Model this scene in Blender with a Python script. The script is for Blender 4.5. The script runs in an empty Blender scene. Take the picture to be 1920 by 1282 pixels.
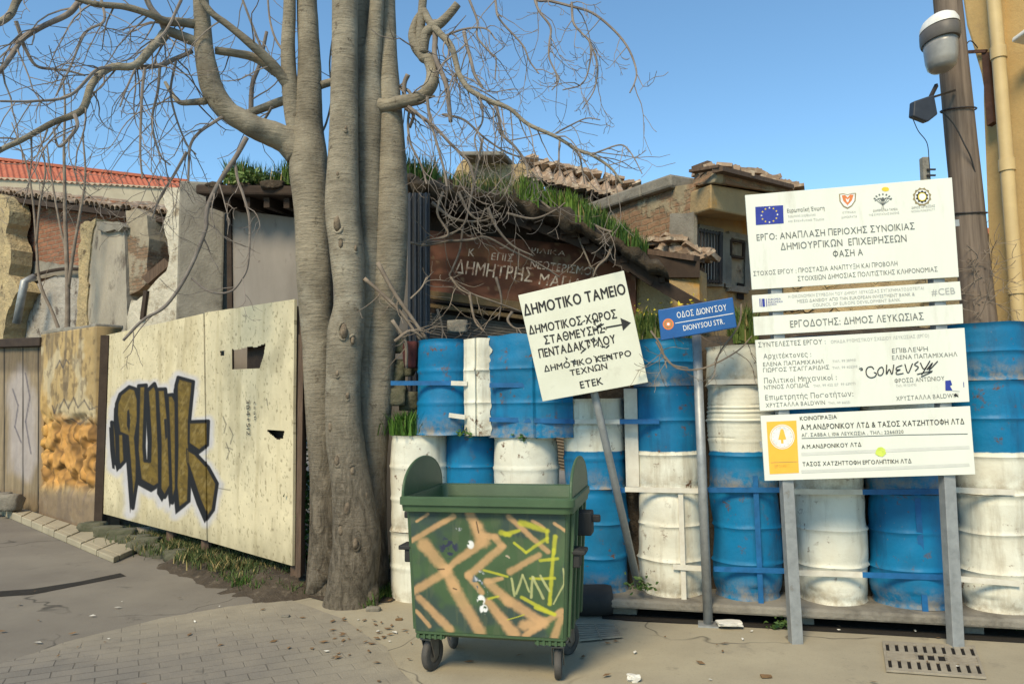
import bpy, bmesh, math, random
import numpy as np
from mathutils import Vector, Matrix, noise
R = math.radians
S = bpy.context.scene
rnd = random.Random(11)

# ------------------------------------------------------------------ camera, sky, sun, exposure
CAM = Vector((0, 0, 1.8)); F = 1387.0; PITCH = R(5.0); ROLL = R(0.7)
FW = Vector((0, math.cos(PITCH), math.sin(PITCH)))
_u = Vector((0, -math.sin(PITCH), math.cos(PITCH))); _r = Vector((1, 0, 0))
UP = _u * math.cos(ROLL) + _r * math.sin(ROLL)
RT = _r * math.cos(ROLL) - _u * math.sin(ROLL)
cd = bpy.data.cameras.new('camera'); cam = bpy.data.objects.new('camera', cd)
S.collection.objects.link(cam); S.camera = cam
cd.sensor_width = 36; cd.lens = F / 1920 * 36; cd.clip_start = .05; cd.clip_end = 2000
cam.matrix_world = Matrix(((RT.x, UP.x, -FW.x, CAM.x), (RT.y, UP.y, -FW.y, CAM.y), (RT.z, UP.z, -FW.z, CAM.z), (0, 0, 0, 1)))

SUN_EL = R(44); SUN_AZ = R(206)            # azimuth measured from +Y towards +X
W = bpy.data.worlds.new('World'); S.world = W; W.use_nodes = True
nt = W.node_tree; bg = nt.nodes['Background']
sky = nt.nodes.new('ShaderNodeTexSky'); sky.sky_type = 'NISHITA'; sky.sun_disc = False
sky.sun_elevation = SUN_EL; sky.sun_rotation = SUN_AZ; sky.air_density = 1.0; sky.dust_density = .0; sky.ozone_density = 5.0
tint = nt.nodes.new('ShaderNodeMix'); tint.data_type = 'RGBA'; tint.blend_type = 'MULTIPLY'; tint.inputs[0].default_value = 1; tint.inputs[7].default_value = (.97, 1.10, 1.0, 1)
nt.links.new(sky.outputs[0], tint.inputs[6]); nt.links.new(tint.outputs[2], bg.inputs[0]); bg.inputs[1].default_value = .135
sl = bpy.data.lights.new('sun', 'SUN'); sl.energy = 3.1; sl.angle = R(20); sl.color = (1, .84, .57)
so = bpy.data.objects.new('sun', sl); S.collection.objects.link(so)
sd = Vector((math.sin(SUN_AZ) * math.cos(SUN_EL), math.cos(SUN_AZ) * math.cos(SUN_EL), math.sin(SUN_EL)))
so.rotation_euler = sd.to_track_quat('Z', 'Y').to_euler()
S.view_settings.view_transform = 'Standard'; S.view_settings.look = 'None'
S.view_settings.exposure = 0.62; S.view_settings.gamma = 1
S.cycles.max_bounces = 6

# ------------------------------------------------------------------ survey helpers: bearings in the photo turned into points of the place
def ray(px, py): return FW * F + RT * (px - 960) + UP * (641 - py)
def P(px, py, d): r = ray(px, py); return CAM + r * (d / r.y)
def G(px, py, z=0.0): r = ray(px, py); return CAM + r * ((z - CAM.z) / r.z)
def LN(a, da, b, db): p, q = P(a, 760, da), P(b, 760, db); return (Vector((p.x, p.y, 0)), Vector((q.x, q.y, 0)))
def off(line, o):
    d = (line[1] - line[0]).normalized(); n = Vector((-d.y, d.x, 0))
    if n.y < 0: n = -n
    return (line[0] + n * o, line[1] + n * o)
def V(px, py, line):
    d = line[1] - line[0]; n = Vector((d.y, -d.x, 0)); r = ray(px, py)
    c = Vector((CAM.x, CAM.y, 0)); t = n.dot(line[0] - c) / n.dot(r); return CAM + r * t
def PL(px, py, p0, n): r = ray(px, py); return CAM + r * (n.dot(p0 - CAM) / n.dot(r))
def proj(A):
    A = np.asarray(A, float) - np.array(CAM); z = A @ np.array(FW)
    return 960 + F * (A @ np.array(RT)) / z, 641 - F * (A @ np.array(UP)) / z
def nz(p, s=1.0): return noise.noise(Vector(p) * s)

# ------------------------------------------------------------------ numpy helpers for painted surfaces
_tab = np.random.RandomState(5).rand(256, 256)
def vn(x, y, seed=0):
    x = np.asarray(x) + seed * 17.31; y = np.asarray(y) + seed * 7.77
    xi = np.floor(x).astype(int); yi = np.floor(y).astype(int); fx = x - xi; fy = y - yi
    fx = fx * fx * (3 - 2 * fx); fy = fy * fy * (3 - 2 * fy)
    g = lambda a, b: _tab[a % 256, b % 256]
    return (g(xi, yi) * (1 - fx) + g(xi + 1, yi) * fx) * (1 - fy) + (g(xi, yi + 1) * (1 - fx) + g(xi + 1, yi + 1) * fx) * fy
def fbm(x, y, seed=0, o=4):
    s = 0; a = .5; t = 0
    for i in range(o): s = s + a * vn(x, y, seed + i); t += a; x = x * 2.03; y = y * 2.03; a *= .5
    return s / t
def sdseg(x, y, a, b):
    ax, ay = a; bx, by = b; dx, dy = bx - ax, by - ay; L = dx * dx + dy * dy + 1e-9
    t = np.clip(((x - ax) * dx + (y - ay) * dy) / L, 0, 1); return np.hypot(x - ax - t * dx, y - ay - t * dy)
def inpoly(x, y, poly):
    ins = np.zeros(x.shape, bool); n = len(poly)
    for i in range(n):
        x0, y0 = poly[i]; x1, y1 = poly[(i + 1) % n]
        if y0 == y1: continue
        c = ((y0 > y) != (y1 > y)) & (x < (x1 - x0) * (y - y0) / (y1 - y0) + x0); ins ^= c
    return ins
def sdpoly(x, y, poly):
    d = np.full(x.shape, 1e9)
    for i in range(len(poly)): d = np.minimum(d, sdseg(x, y, poly[i], poly[(i + 1) % len(poly)]))
    return np.where(inpoly(x, y, poly), -d, d)
def sst(a, b, x): t = np.clip((x - a) / (b - a), 0, 1); return t * t * (3 - 2 * t)
def mixc(c, col, k): return c * (1 - k[..., None]) + np.array(col) * k[..., None]
def lin(r, g, b):
    f = lambda v: (v / 255 / 12.92) if v / 255 <= .04045 else ((v / 255 + .055) / 1.055) ** 2.4
    return (f(r), f(g), f(b))

# ------------------------------------------------------------------ mesh builder
def cr(pts, n):
    """Catmull-Rom through points (tuples of any length), n samples a span"""
    pts = [np.array(p, float) for p in pts]
    if len(pts) < 3: return [pts[0] + (pts[1] - pts[0]) * t for t in np.linspace(0, 1, n + 1)]
    P_ = [2 * pts[0] - pts[1]] + pts + [2 * pts[-1] - pts[-2]]; out = []
    for i in range(1, len(P_) - 2):
        for k in range(n):
            t = k / n; a, b, c, d = P_[i - 1], P_[i], P_[i + 1], P_[i + 2]
            out.append(.5 * (2 * b + (c - a) * t + (2 * a - 5 * b + 4 * c - d) * t * t + (3 * b - a - 3 * c + d) * t ** 3))
    out.append(pts[-1]); return out
class MB:
    def __init__(s): s.v = []; s.f = []; s.m = []; s.c = []; s.cur = (1, 1, 1)
    def add(s, vs, fs, m=0):
        b = len(s.v); s.v += [tuple(p) for p in vs]; s.c += [s.cur] * len(vs)
        s.f += [tuple(b + i for i in f) for f in fs]; s.m += [m] * len(fs)
    def hexa(s, bot, top, m=0):
        s.add(list(bot) + list(top), [(3, 2, 1, 0), (4, 5, 6, 7), (0, 1, 5, 4), (1, 2, 6, 5), (2, 3, 7, 6), (3, 0, 4, 7)], m)
    def box(s, c, size, rz=0, M3=None, m=0):
        M3 = M3 or Matrix.Rotation(rz, 3, 'Z'); h = [a / 2 for a in size]; c = Vector(c)
        q = [c + M3 @ Vector((x * h[0], y * h[1], z * h[2])) for z in (-1, 1) for x, y in ((-1, -1), (1, -1), (1, 1), (-1, 1))]
        s.hexa(q[:4], q[4:], m)
    def beam(s, p, q, w, h, m=0, ref=Vector((0, 0, 1))):
        p = Vector(p); q = Vector(q); d = (q - p).normalized(); a = d.cross(ref)
        if a.length < 1e-3: a = d.cross(Vector((0, 1, 0)))
        a.normalize(); b = a.cross(d).normalized()
        k = lambda o: [o - a * w / 2 - b * h / 2, o + a * w / 2 - b * h / 2, o + a * w / 2 + b * h / 2, o - a * w / 2 + b * h / 2]
        s.hexa(k(p), k(q), m)
    def tube(s, pts, rad, n=8, jit=0, js=4, caps=True, m=0):
        pts = [Vector(p) for p in pts]; k = len(pts)
        rad = rad if hasattr(rad, '__len__') else [rad] * k
        t = (pts[1] - pts[0]).normalized(); a = t.orthogonal().normalized(); vs = []
        for i, p in enumerate(pts):
            t2 = (pts[min(i + 1, k - 1)] - pts[max(i - 1, 0)]).normalized()
            a = a - t2 * a.dot(t2)
            a = a.normalized() if a.length > 1e-5 else t2.orthogonal().normalized()
            b = t2.cross(a)
            for j in range(n):
                th = 2 * math.pi * j / n; dr = a * math.cos(th) + b * math.sin(th); r = rad[i]
                if jit: q = p + dr * r; r *= 1 + jit * (nz((q.x * js, q.y * js, q.z * js * .45)) + .45 * nz((q.x * js * 3, q.y * js * 3, q.z * js * 1.6)))
                vs.append(p + dr * r)
        fs = [(i * n + j, i * n + (j + 1) % n, (i + 1) * n + (j + 1) % n, (i + 1) * n + j) for i in range(k - 1) for j in range(n)]
        if caps: fs += [tuple(range(n))[::-1], tuple((k - 1) * n + j for j in range(n))]
        s.add(vs, fs, m)
    def lathe(s, c, prof, n=40, fn=None, m=0, axis='Z'):
        c = Vector(c); vs = []
        for r, z in prof:
            for j in range(n):
                th = 2 * math.pi * j / n; x, y = r * math.cos(th), r * math.sin(th)
                p = Vector((x, y, z)) if axis == 'Z' else (Vector((z, x, y)) if axis == 'X' else axis @ Vector((x, y, z)))
                if fn: p = fn(p, th)
                vs.append(c + p)
        k = len(prof)
        fs = [(i * n + j, i * n + (j + 1) % n, (i + 1) * n + (j + 1) % n, (i + 1) * n + j) for i in range(k - 1) for j in range(n)]
        s.add(vs, fs, m)
    def prism(s, pts, vec, m=0):
        n = len(pts); vec = Vector(vec); a = [Vector(p) for p in pts]
        s.add(a + [p + vec for p in a], [tuple(range(n))[::-1], tuple(range(n, 2 * n))] + [(i, (i + 1) % n, n + (i + 1) % n, n + i) for i in range(n)], m)
    def disc(s, c, u, v, r, n=24, m=0, r2=None):
        c = Vector(c)
        if r2 is None: s.add([c + u * r * math.cos(2 * math.pi * i / n) + v * r * math.sin(2 * math.pi * i / n) for i in range(n)], [tuple(range(n))], m)
        else:
            vs = [c + (u * math.cos(2 * math.pi * i / n) + v * math.sin(2 * math.pi * i / n)) * q for q in (r2, r) for i in range(n)]
            s.add(vs, [(i, (i + 1) % n, n + (i + 1) % n, n + i) for i in range(n)], m)
    def build(s, name, mats, parent=None, loc=None, smooth=False, bevel=0, col=None, angle=None):
        me = bpy.data.meshes.new(name)
        o0 = parent_loc(parent) if parent is not None else Vector(loc if loc is not None else (0, 0, 0))
        me.from_pydata([(p[0] - o0.x, p[1] - o0.y, p[2] - o0.z) for p in s.v], [], s.f)
        for mt in (mats if isinstance(mats, (list, tuple)) else [mats]): me.materials.append(mt)
        me.polygons.foreach_set('material_index', s.m)
        if smooth: me.polygons.foreach_set('use_smooth', [True] * len(s.f))
        c = col if col is not None else (s.c if any(x != (1, 1, 1) for x in s.c) else None)
        if c is not None:
            at = me.color_attributes.new('Col', 'FLOAT_COLOR', 'POINT')
            arr = np.ones((len(s.v), 4), np.float32); arr[:, :3] = np.array(c); at.data.foreach_set('color', arr.ravel())
        bm = bmesh.new(); bm.from_mesh(me); bmesh.ops.recalc_face_normals(bm, faces=bm.faces); bm.to_mesh(me); bm.free()
        if smooth and angle: me.set_sharp_from_angle(angle=R(angle))
        me.update()
        o = bpy.data.objects.new(name, me); S.collection.objects.link(o)
        if parent is not None: o.parent = parent
        else: o.location = o0
        if bevel:
            b = o.modifiers.new('bevel', 'BEVEL'); b.width = bevel; b.segments = 2; b.limit_method = 'ANGLE'; b.angle_limit = R(40)
        return o
WL = {}
def parent_loc(o): return WL[o.name] if o.name in WL else (parent_loc(o.parent) if o.parent else o.location)
def tag(o, label, cat, group=None, kind=None):
    o['label'] = label; o['category'] = cat
    if group: o['group'] = group
    if kind: o['kind'] = kind
    return o
def thing(name, loc, label, cat, group=None):
    o = bpy.data.objects.new(name, None); S.collection.objects.link(o); o.location = loc; o.empty_display_size = .2
    WL[o.name] = Vector(loc); return tag(o, label, cat, group)
def struct(o): o['kind'] = 'structure'; return o

# ------------------------------------------------------------------ materials
class N:
    def __init__(s, name):
        s.m = bpy.data.materials.new(name); s.m.use_nodes = True; s.t = s.m.node_tree; s.b = s.t.nodes['Principled BSDF']
        s.co = s.n('ShaderNodeTexCoord').outputs['Object']
    def n(s, ty, **k):
        x = s.t.nodes.new(ty)
        for a, b in k.items(): setattr(x, a, b)
        return x
    def l(s, a, b): s.t.links.new(a, b)
    def val(s, i, v):
        if hasattr(v, 'is_output'): s.l(v, i)
        else: i.default_value = v
    def noise(s, sc, det=5, ro=.6, vec=None, dist=0):
        x = s.n('ShaderNodeTexNoise'); x.inputs['Scale'].default_value = sc; x.inputs['Detail'].default_value = det
        x.inputs['Roughness'].default_value = ro; x.inputs['Distortion'].default_value = dist; s.l(vec or s.co, x.inputs['Vector']); return x.outputs['Fac']
    def scaled(s, v, src=None):
        x = s.n('ShaderNodeMapping'); x.inputs['Scale'].default_value = v; s.l(src or s.co, x.inputs['Vector']); return x.outputs[0]
    def rng(s, f, a, b, lo=0, hi=1):
        x = s.n('ShaderNodeMapRange'); s.l(f, x.inputs[0]); x.inputs[1].default_value = a; x.inputs[2].default_value = b
        x.inputs[3].default_value = lo; x.inputs[4].default_value = hi; return x.outputs[0]
    def mix(s, f, a, b, mode='MIX'):
        x = s.n('ShaderNodeMix', data_type='RGBA', blend_type=mode); s.val(x.inputs[0], f)
        for i, c in ((6, a), (7, b)):
            if hasattr(c, 'is_output'): s.l(c, x.inputs[i])
            else: x.inputs[i].default_value = (*c, 1)
        return x.outputs[2]
    def math(s, op, a, b=0):
        x = s.n('ShaderNodeMath', operation=op); s.val(x.inputs[0], a); s.val(x.inputs[1], b); return x.outputs[0]
    def wallvec(s, d):
        dp = s.n('ShaderNodeVectorMath', operation='DOT_PRODUCT'); s.l(s.co, dp.inputs[0]); dp.inputs[1].default_value = (d[0], d[1], 0)
        sp = s.n('ShaderNodeSeparateXYZ'); s.l(s.co, sp.inputs[0]); cb = s.n('ShaderNodeCombineXYZ')
        s.l(dp.outputs['Value'], cb.inputs[0]); s.l(sp.outputs[2], cb.inputs[1]); return cb.outputs[0]
    def warp(s, vec, sc, amt):
        x = s.n('ShaderNodeTexNoise'); x.inputs['Scale'].default_value = sc; s.l(vec, x.inputs['Vector'])
        a = s.n('ShaderNodeVectorMath', operation='MULTIPLY_ADD'); s.l(x.outputs['Color'], a.inputs[0]); a.inputs[1].default_value = (amt,) * 3; s.l(vec, a.inputs[2]); return a.outputs[0]
    def bump(s, h, st, d=.02, prev=None):
        x = s.n('ShaderNodeBump'); x.inputs['Strength'].default_value = st; x.inputs['Distance'].default_value = d; s.l(h, x.inputs['Height'])
        if prev: s.l(prev, x.inputs['Normal'])
        return x.outputs[0]
    def done(s, col, rough=.85, nrm=None, metal=0, spec=.3):
        s.val(s.b.inputs['Base Color'], col if hasattr(col, 'is_output') else (*col, 1)); s.val(s.b.inputs['Roughness'], rough)
        s.b.inputs['Metallic'].default_value = metal; s.b.inputs['Specular IOR Level'].default_value = spec
        if nrm: s.l(nrm, s.b.inputs['Normal'])
        return s.m
def mat(name, c1, c2=None, sc=4, rough=.85, bump=.2, bs=45, bd=.01, c3=None, s3=1.5, t3=(.55, .7), metal=0, stretch=None, spec=.3, attr=False):
    q = N(name); vec = q.scaled(stretch) if stretch else q.co
    f = q.rng(q.noise(sc, 7, .65, vec), .3, .7)
    if attr:
        a = q.n('ShaderNodeVertexColor', layer_name='Col').outputs[0]
        col = q.mix(f, q.mix(1, a, (.80, .80, .80), 'MULTIPLY'), a)
    else: col = q.mix(f, c1, c2 or [x * .72 for x in c1])
    if c3: col = q.mix(q.rng(q.noise(s3, 8, .7, vec), *t3), col, c3)
    nr = q.bump(q.noise(bs, 6, .65, vec), bump, bd) if bump else None
    return q.done(col, rough, nr, metal, spec)
def brick_mat(name, d, c1, c2, mortar, sc=1.0, plaster=None, thr=(.5, .56), psc=1.2, warp=.03, bump=.8):
    q = N(name); v = q.warp(q.wallvec(d), 5, warp); b = q.n('ShaderNodeTexBrick'); q.l(v, b.inputs['Vector'])
    b.inputs['Color1'].default_value = (*c1, 1); b.inputs['Color2'].default_value = (*c2, 1); b.inputs['Mortar'].default_value = (*mortar, 1)
    b.inputs['Scale'].default_value = 1; b.inputs['Brick Width'].default_value = .24 * sc; b.inputs['Row Height'].default_value = .075 * sc
    b.inputs['Mortar Size'].default_value = .011 * sc; b.inputs['Mortar Smooth'].default_value = .4
    n1 = q.noise(9, 8, .7); col = q.mix(q.rng(n1, .35, .75, 0, .75), b.outputs['Color'], [x * .45 for x in c1])
    h = q.math('SUBTRACT', 1, b.outputs['Fac']); h = q.math('ADD', q.math('MULTIPLY', h, .6), n1)
    if plaster:
        m = q.rng(q.noise(psc, 9, .62), *thr); pl = q.mix(q.rng(q.noise(6, 8, .7), .3, .7), plaster, [x * .62 for x in plaster])
        col = q.mix(m, col, pl); hp = q.math('ADD', q.math('MULTIPLY', q.noise(25, 5), .35), 1.25)
        mx = q.n('ShaderNodeMix'); q.l(m, mx.inputs[0]); q.l(h, mx.inputs[2]); q.l(hp, mx.inputs[3]); h = mx.outputs[0]
    return q.done(col, .92, q.bump(h, bump, .03), 0, .1)
def stone_mat(name, c1, c2, sc=4, mortar=(.12, .1, .07), bump=1.0):
    q = N(name); v = q.warp(q.scaled((1, 1, 1.5)), 3, .25)
    vo = q.n('ShaderNodeTexVoronoi', feature='DISTANCE_TO_EDGE'); vo.inputs['Scale'].default_value = sc; q.l(v, vo.inputs['Vector'])
    vc = q.n('ShaderNodeTexVoronoi'); vc.inputs['Scale'].default_value = sc; q.l(v, vc.inputs['Vector'])
    sp = q.n('ShaderNodeSeparateColor'); q.l(vc.outputs['Color'], sp.inputs[0]); patch = q.rng(q.noise(1.6, 6, .65), .42, .58)
    col = q.mix(sp.outputs[0], c1, c2); n1 = q.noise(14, 8, .7); col = q.mix(q.rng(n1, .4, .75, 0, .6), col, [x * .5 for x in c1])
    e = q.math('MAXIMUM', q.rng(vo.outputs['Distance'], .0, .09), patch); col = q.mix(q.math('ADD', q.math('MULTIPLY', e, .75), .25), mortar, col)
    return q.done(col, .95, q.bump(q.math('ADD', e, q.math('MULTIPLY', n1, .6)), bump, .05), 0, .1)
BLUE = (.004, .150, .32); WHITE = (.66, .655, .56)
def drum_paint(name, low, high, z=None):
    q = N(name); sp = q.n('ShaderNodeSeparateXYZ'); q.l(q.co, sp.inputs[0]); oi = q.n('ShaderNodeObjectInfo'); va = q.n('ShaderNodeVectorMath', operation='MULTIPLY_ADD')
    q.l(oi.outputs['Random'], va.inputs[0]); va.inputs[1].default_value = (41, 23, 31); q.l(q.co, va.inputs[2]); q.co = va.outputs[0]; big = q.noise(3.5, 6, .6)
    def shade(c):
        d = (.55, .51, .40) if c is WHITE else (.012, .11, .22)
        k = q.mix(q.rng(big, .42, .72, 0, .75), c, d)
        st = q.noise(7, 7, .7, q.scaled((1, 1, .12)))
        return q.mix(q.rng(st, .52, .70, 0, .6), k, (.30, .25, .17) if c is WHITE else (.012, .06, .14))
    if z is None: col = shade(low)
    else:
        zz = q.math('ADD', sp.outputs[2], q.math('MULTIPLY', q.noise(14, 3), .022))
        col = q.mix(q.rng(zz, z + .008, z + .016), shade(low), shade(high))
    rust = q.math('MULTIPLY', q.rng(q.noise(11, 9, .72), .58, .65), q.rng(q.noise(2.3, 3), .44, .56))
    col = q.mix(rust, col, (.11, .05, .022))
    mud = q.math('MULTIPLY', q.rng(sp.outputs[2], .02, .20, .8, 0), q.rng(q.noise(7, 8, .75), .42, .62)); col = q.mix(mud, col, (.30, .24, .16))
    chip = q.math('MULTIPLY', q.rng(q.noise(38, 5, .6), .66, .70), q.rng(q.noise(2.9, 4), .5, .62)); col = q.mix(q.math('MULTIPLY', chip, .7), col, (.22, .18, .13))
    nr = q.bump(q.noise(5, 5), .35, .03); nr = q.bump(q.noise(60, 4), .12, .004, nr)
    return q.done(col, q.rng(big, .3, .7, .42, .68), nr, 0, .25)
MT = dict(
    asphalt=None, drum_blue=drum_paint('blue drum paint', BLUE, BLUE), drum_white=drum_paint('white drum paint', WHITE, WHITE),
    drum_bw=drum_paint('white paint under blue', WHITE, BLUE, .33), drum_wb=drum_paint('blue paint under white', BLUE, WHITE, .33),
    bar_white=mat('white bar paint', (.64, .62, .54), (.5, .46, .38), 9, .55, .1), bar_blue=mat('blue bar paint', (.012, .13, .34), (.01, .07, .18), 9, .5, .1),
    galv=mat('galvanised steel', (.36, .37, .37), (.24, .25, .25), 12, .5, .08, metal=.35, c3=(.2, .15, .1), s3=6, t3=(.62, .75)),
    board=mat('white sign board', (.71, .72, .64), (.64, .65, .575), 2.2, .45, .03, c3=(.50, .48, .40), s3=5, t3=(.56, .82), stretch=(1, 1, .22)),
    board_park=mat('cream sign board', (.66, .66, .55), (.58, .58, .47), 3, .55, .03, c3=(.44, .42, .33), s3=5, t3=(.58, .85)),
    board_back=mat('sign back metal', (.4, .4, .38), None, 6, .6, .05),
    ink=mat('black lettering', (.012, .012, .013), (.03, .03, .03), 20, .6, 0), ink_grey=mat('grey print', (.11, .12, .115), (.16, .17, .165), 20, .6, 0),
    ink_pale=mat('pale grey print', (.33, .34, .33), (.40, .41, .40), 20, .6, 0), ink_stripe=mat('grey stripe print', (.52, .53, .48), (.6, .6, .55), 6, .6, 0),
    ink_blue=mat('blue print', (.02, .035, .24), (.03, .05, .3), 20, .6, 0), ink_yellow=mat('yellow print', (.8, .62, .05), None, 20, .6, 0),
    ink_orange=mat('orange print', (.72, .22, .07), None, 20, .6, 0), ink_tan=mat('tan print', (.3, .24, .12), None, 20, .6, 0),
    ink_white=mat('white print', (.8, .8, .78), None, 20, .6, 0), amber=mat('amber print', (.86, .47, .06), (.8, .42, .05), 8, .6, 0), lime=mat('lime spray', (.62, .75, .12), None, 20, .7, 0),
    sign_blue=mat('street sign blue', (.017, .10, .31), (.014, .08, .25), 5, .42, .04, c3=(.05, .12, .24), s3=6, t3=(.6, .8)),
    bark=None, twig=mat('twig bark', (.27, .23, .195), (.13, .105, .09), 6, .85, .3, 60),
    deadtwig=mat('dead twig', (.27, .22, .17), (.13, .10, .075), 7, .9, .3, 60),
    grass=mat('grass', (1, 1, 1), None, 3, .7, 0, attr=True), leaf=mat('leaf', (1, 1, 1), None, 3, .55, 0, attr=True),
    paint=mat('painted sheet', (1, 1, 1), None, 5, .8, .22, 35, attr=True), paint_gloss=mat('bin plastic', (1, 1, 1), None, 5, .48, .05, 60, attr=True, spec=.4),
    binpl=mat('green bin plastic', (.062, .108, .050), (.042, .078, .036), 3, .45, .08, 90, c3=(.085, .115, .06), s3=5, t3=(.55, .8), spec=.4),
    black=mat('black rubber', (.018, .018, .018), (.03, .03, .03), 8, .7, .1), steel=mat('caster steel', (.22, .21, .19), (.12, .10, .08), 12, .5, .1, metal=.6),
    tyre=mat('caster rubber', (.05, .047, .043), (.10, .09, .08), 9, .8, .1),
    soil=mat('soil', (.085, .065, .045), (.045, .035, .025), 5, .98, .8, 22, .04, c3=(.15, .12, .085), s3=9, t3=(.55, .7)),
    near_black=mat('near black brown', (.03, .025, .02), (.02, .017, .013), 5, .98, .8, 22, .04),
    wood=mat('weathered wood', (.15, .10, .07), (.07, .048, .035), 5, .9, .6, 30, .01, stretch=(6, 6, .6)), wood_dark=mat('dark timber', (.055, .038, .027), (.03, .02, .015), 5, .9, .5, 30),
    woodyel=mat('ochre timber', (.26, .17, .08), (.13, .085, .04), 6, .85, .4, 30),
    concrete=mat('old concrete', (.27, .25, .21), (.16, .145, .12), 3, .95, .6, 30, .02, c3=(.10, .09, .075), s3=2.5, t3=(.54, .7)),
    render_white=mat('white plaster', (.60, .55, .44), (.40, .36, .28), 3.5, .95, .8, 14, .04, c3=(.24, .19, .13), s3=2.6, t3=(.53, .62)),
    render_grey=mat('grey plaster', (.38, .34, .27), (.24, .215, .175), 2, .95, .6, 18, .03, c3=(.12, .10, .08), s3=2.8, t3=(.56, .66), stretch=(1, 1, .45)),
    render_dirty=mat('dirty white plaster', (.42, .39, .34), (.25, .225, .195), 3, .95, .9, 12, .04, c3=(.12, .10, .085), s3=3.2, t3=(.55, .62)),
    render_ochre=mat('ochre plaster', (.42, .30, .15), (.30, .22, .12), 2.2, .95, .5, 18, .03, c3=(.46, .24, .05), s3=1.7, t3=(.55, .68)),
    render_cream=mat('cream house render', (.50, .345, .15), (.41, .28, .12), 2.0, .92, .35, 30, .015, c3=(.36, .25, .12), s3=3.2, t3=(.60, .72)),
    pipe=mat('cream pipe paint', (.56, .43, .22), (.46, .35, .18), 3, .5, .05, c3=(.34, .24, .12), s3=9, t3=(.64, .74)),
    shed=mat('grey shed wall', (.27, .245, .22), (.19, .17, .15), 1.6, .9, .25, 25, .01, c3=(.12, .10, .085), s3=2.2, t3=(.58, .72), stretch=(1, 1, .4)),
    tile=mat('terracotta tile', (.36, .26, .18), (.20, .14, .10), 4, .9, .4, 25, .01, c3=(.50, .42, .32), s3=7, t3=(.5, .65)),
    tile_red=mat('red roof tile', (.46, .15, .085), (.30, .085, .05), 9, .85, .3, 20, .02),
    wall_far=mat('far cream wall', (.52, .45, .33), (.42, .36, .26), 2, .9, .2), rust=mat('rusty iron', (.10, .05, .035), (.05, .028, .02), 9, .85, .4),
    iron=mat('black iron', (.02, .02, .022), (.04, .03, .025), 9, .6, .1), shutter=mat('roller shutter', (.17, .15, .125), (.11, .095, .08), 3, .7, .1, metal=.2),
    corr=mat('corrugated zinc', (.125, .13, .14), (.07, .075, .085), 4, .55, .1, metal=.35, c3=(.20, .17, .14), s3=3, t3=(.6, .75), stretch=(1, 1, .3)),
    adobe=mat('eroded yellow earth plaster', (.50, .39, .21), (.30, .235, .14), 3.2, .97, 1.0, 9, .08, c3=(.12, .09, .055), s3=4.5, t3=(.58, .66)), stone_y=stone_mat('yellow rubble stone', (.52, .40, .22), (.36, .27, .16), 4.2, (.20, .155, .09)), stone_g=stone_mat('grey stone', (.20, .18, .15), (.13, .12, .095), 3.2),
    rock=mat('loose stone', (.26, .235, .19), (.14, .125, .10), 5, .95, .9, 14, .03), rock_dark=mat('mossy stone', (.13, .12, .085), (.06, .065, .035), 6, .95, .9, 14, .03),
    glass_old=mat('dusty pane', (.50, .49, .45), (.32, .31, .28), 5, .6, .1), black_void=mat('unlit inside', (.012, .01, .009), None, 4, .95, 0),
    lampwhite=mat('white lamp cap', (.78, .77, .73), (.6, .58, .52), 5, .4, .05), lampgrey=mat('lamp housing', (.14, .125, .11), (.09, .08, .07), 5, .5, .1),
    lampbowl=mat('frosted lamp bowl', (.34, .325, .295), (.20, .19, .175), 4, .35, .08, spec=.6), flood=mat('charcoal floodlight', (.035, .04, .05), (.02, .022, .03), 6, .5, .1),
    wire=mat('cable', (.05, .048, .045), None, 5, .7, 0), paper=mat('litter paper', (.72, .70, .64), (.5, .47, .4), 9, .8, .3, 30), brownleaf=mat('dry leaf', (.22, .13, .06), (.13, .08, .04), 9, .9, .2),
    grate=mat('cast iron grate', (.33, .29, .22), (.22, .19, .145), 9, .75, .3, 60), flower=mat('yellow petal', (.75, .55, .04), None, 9, .6, 0),
)
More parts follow.
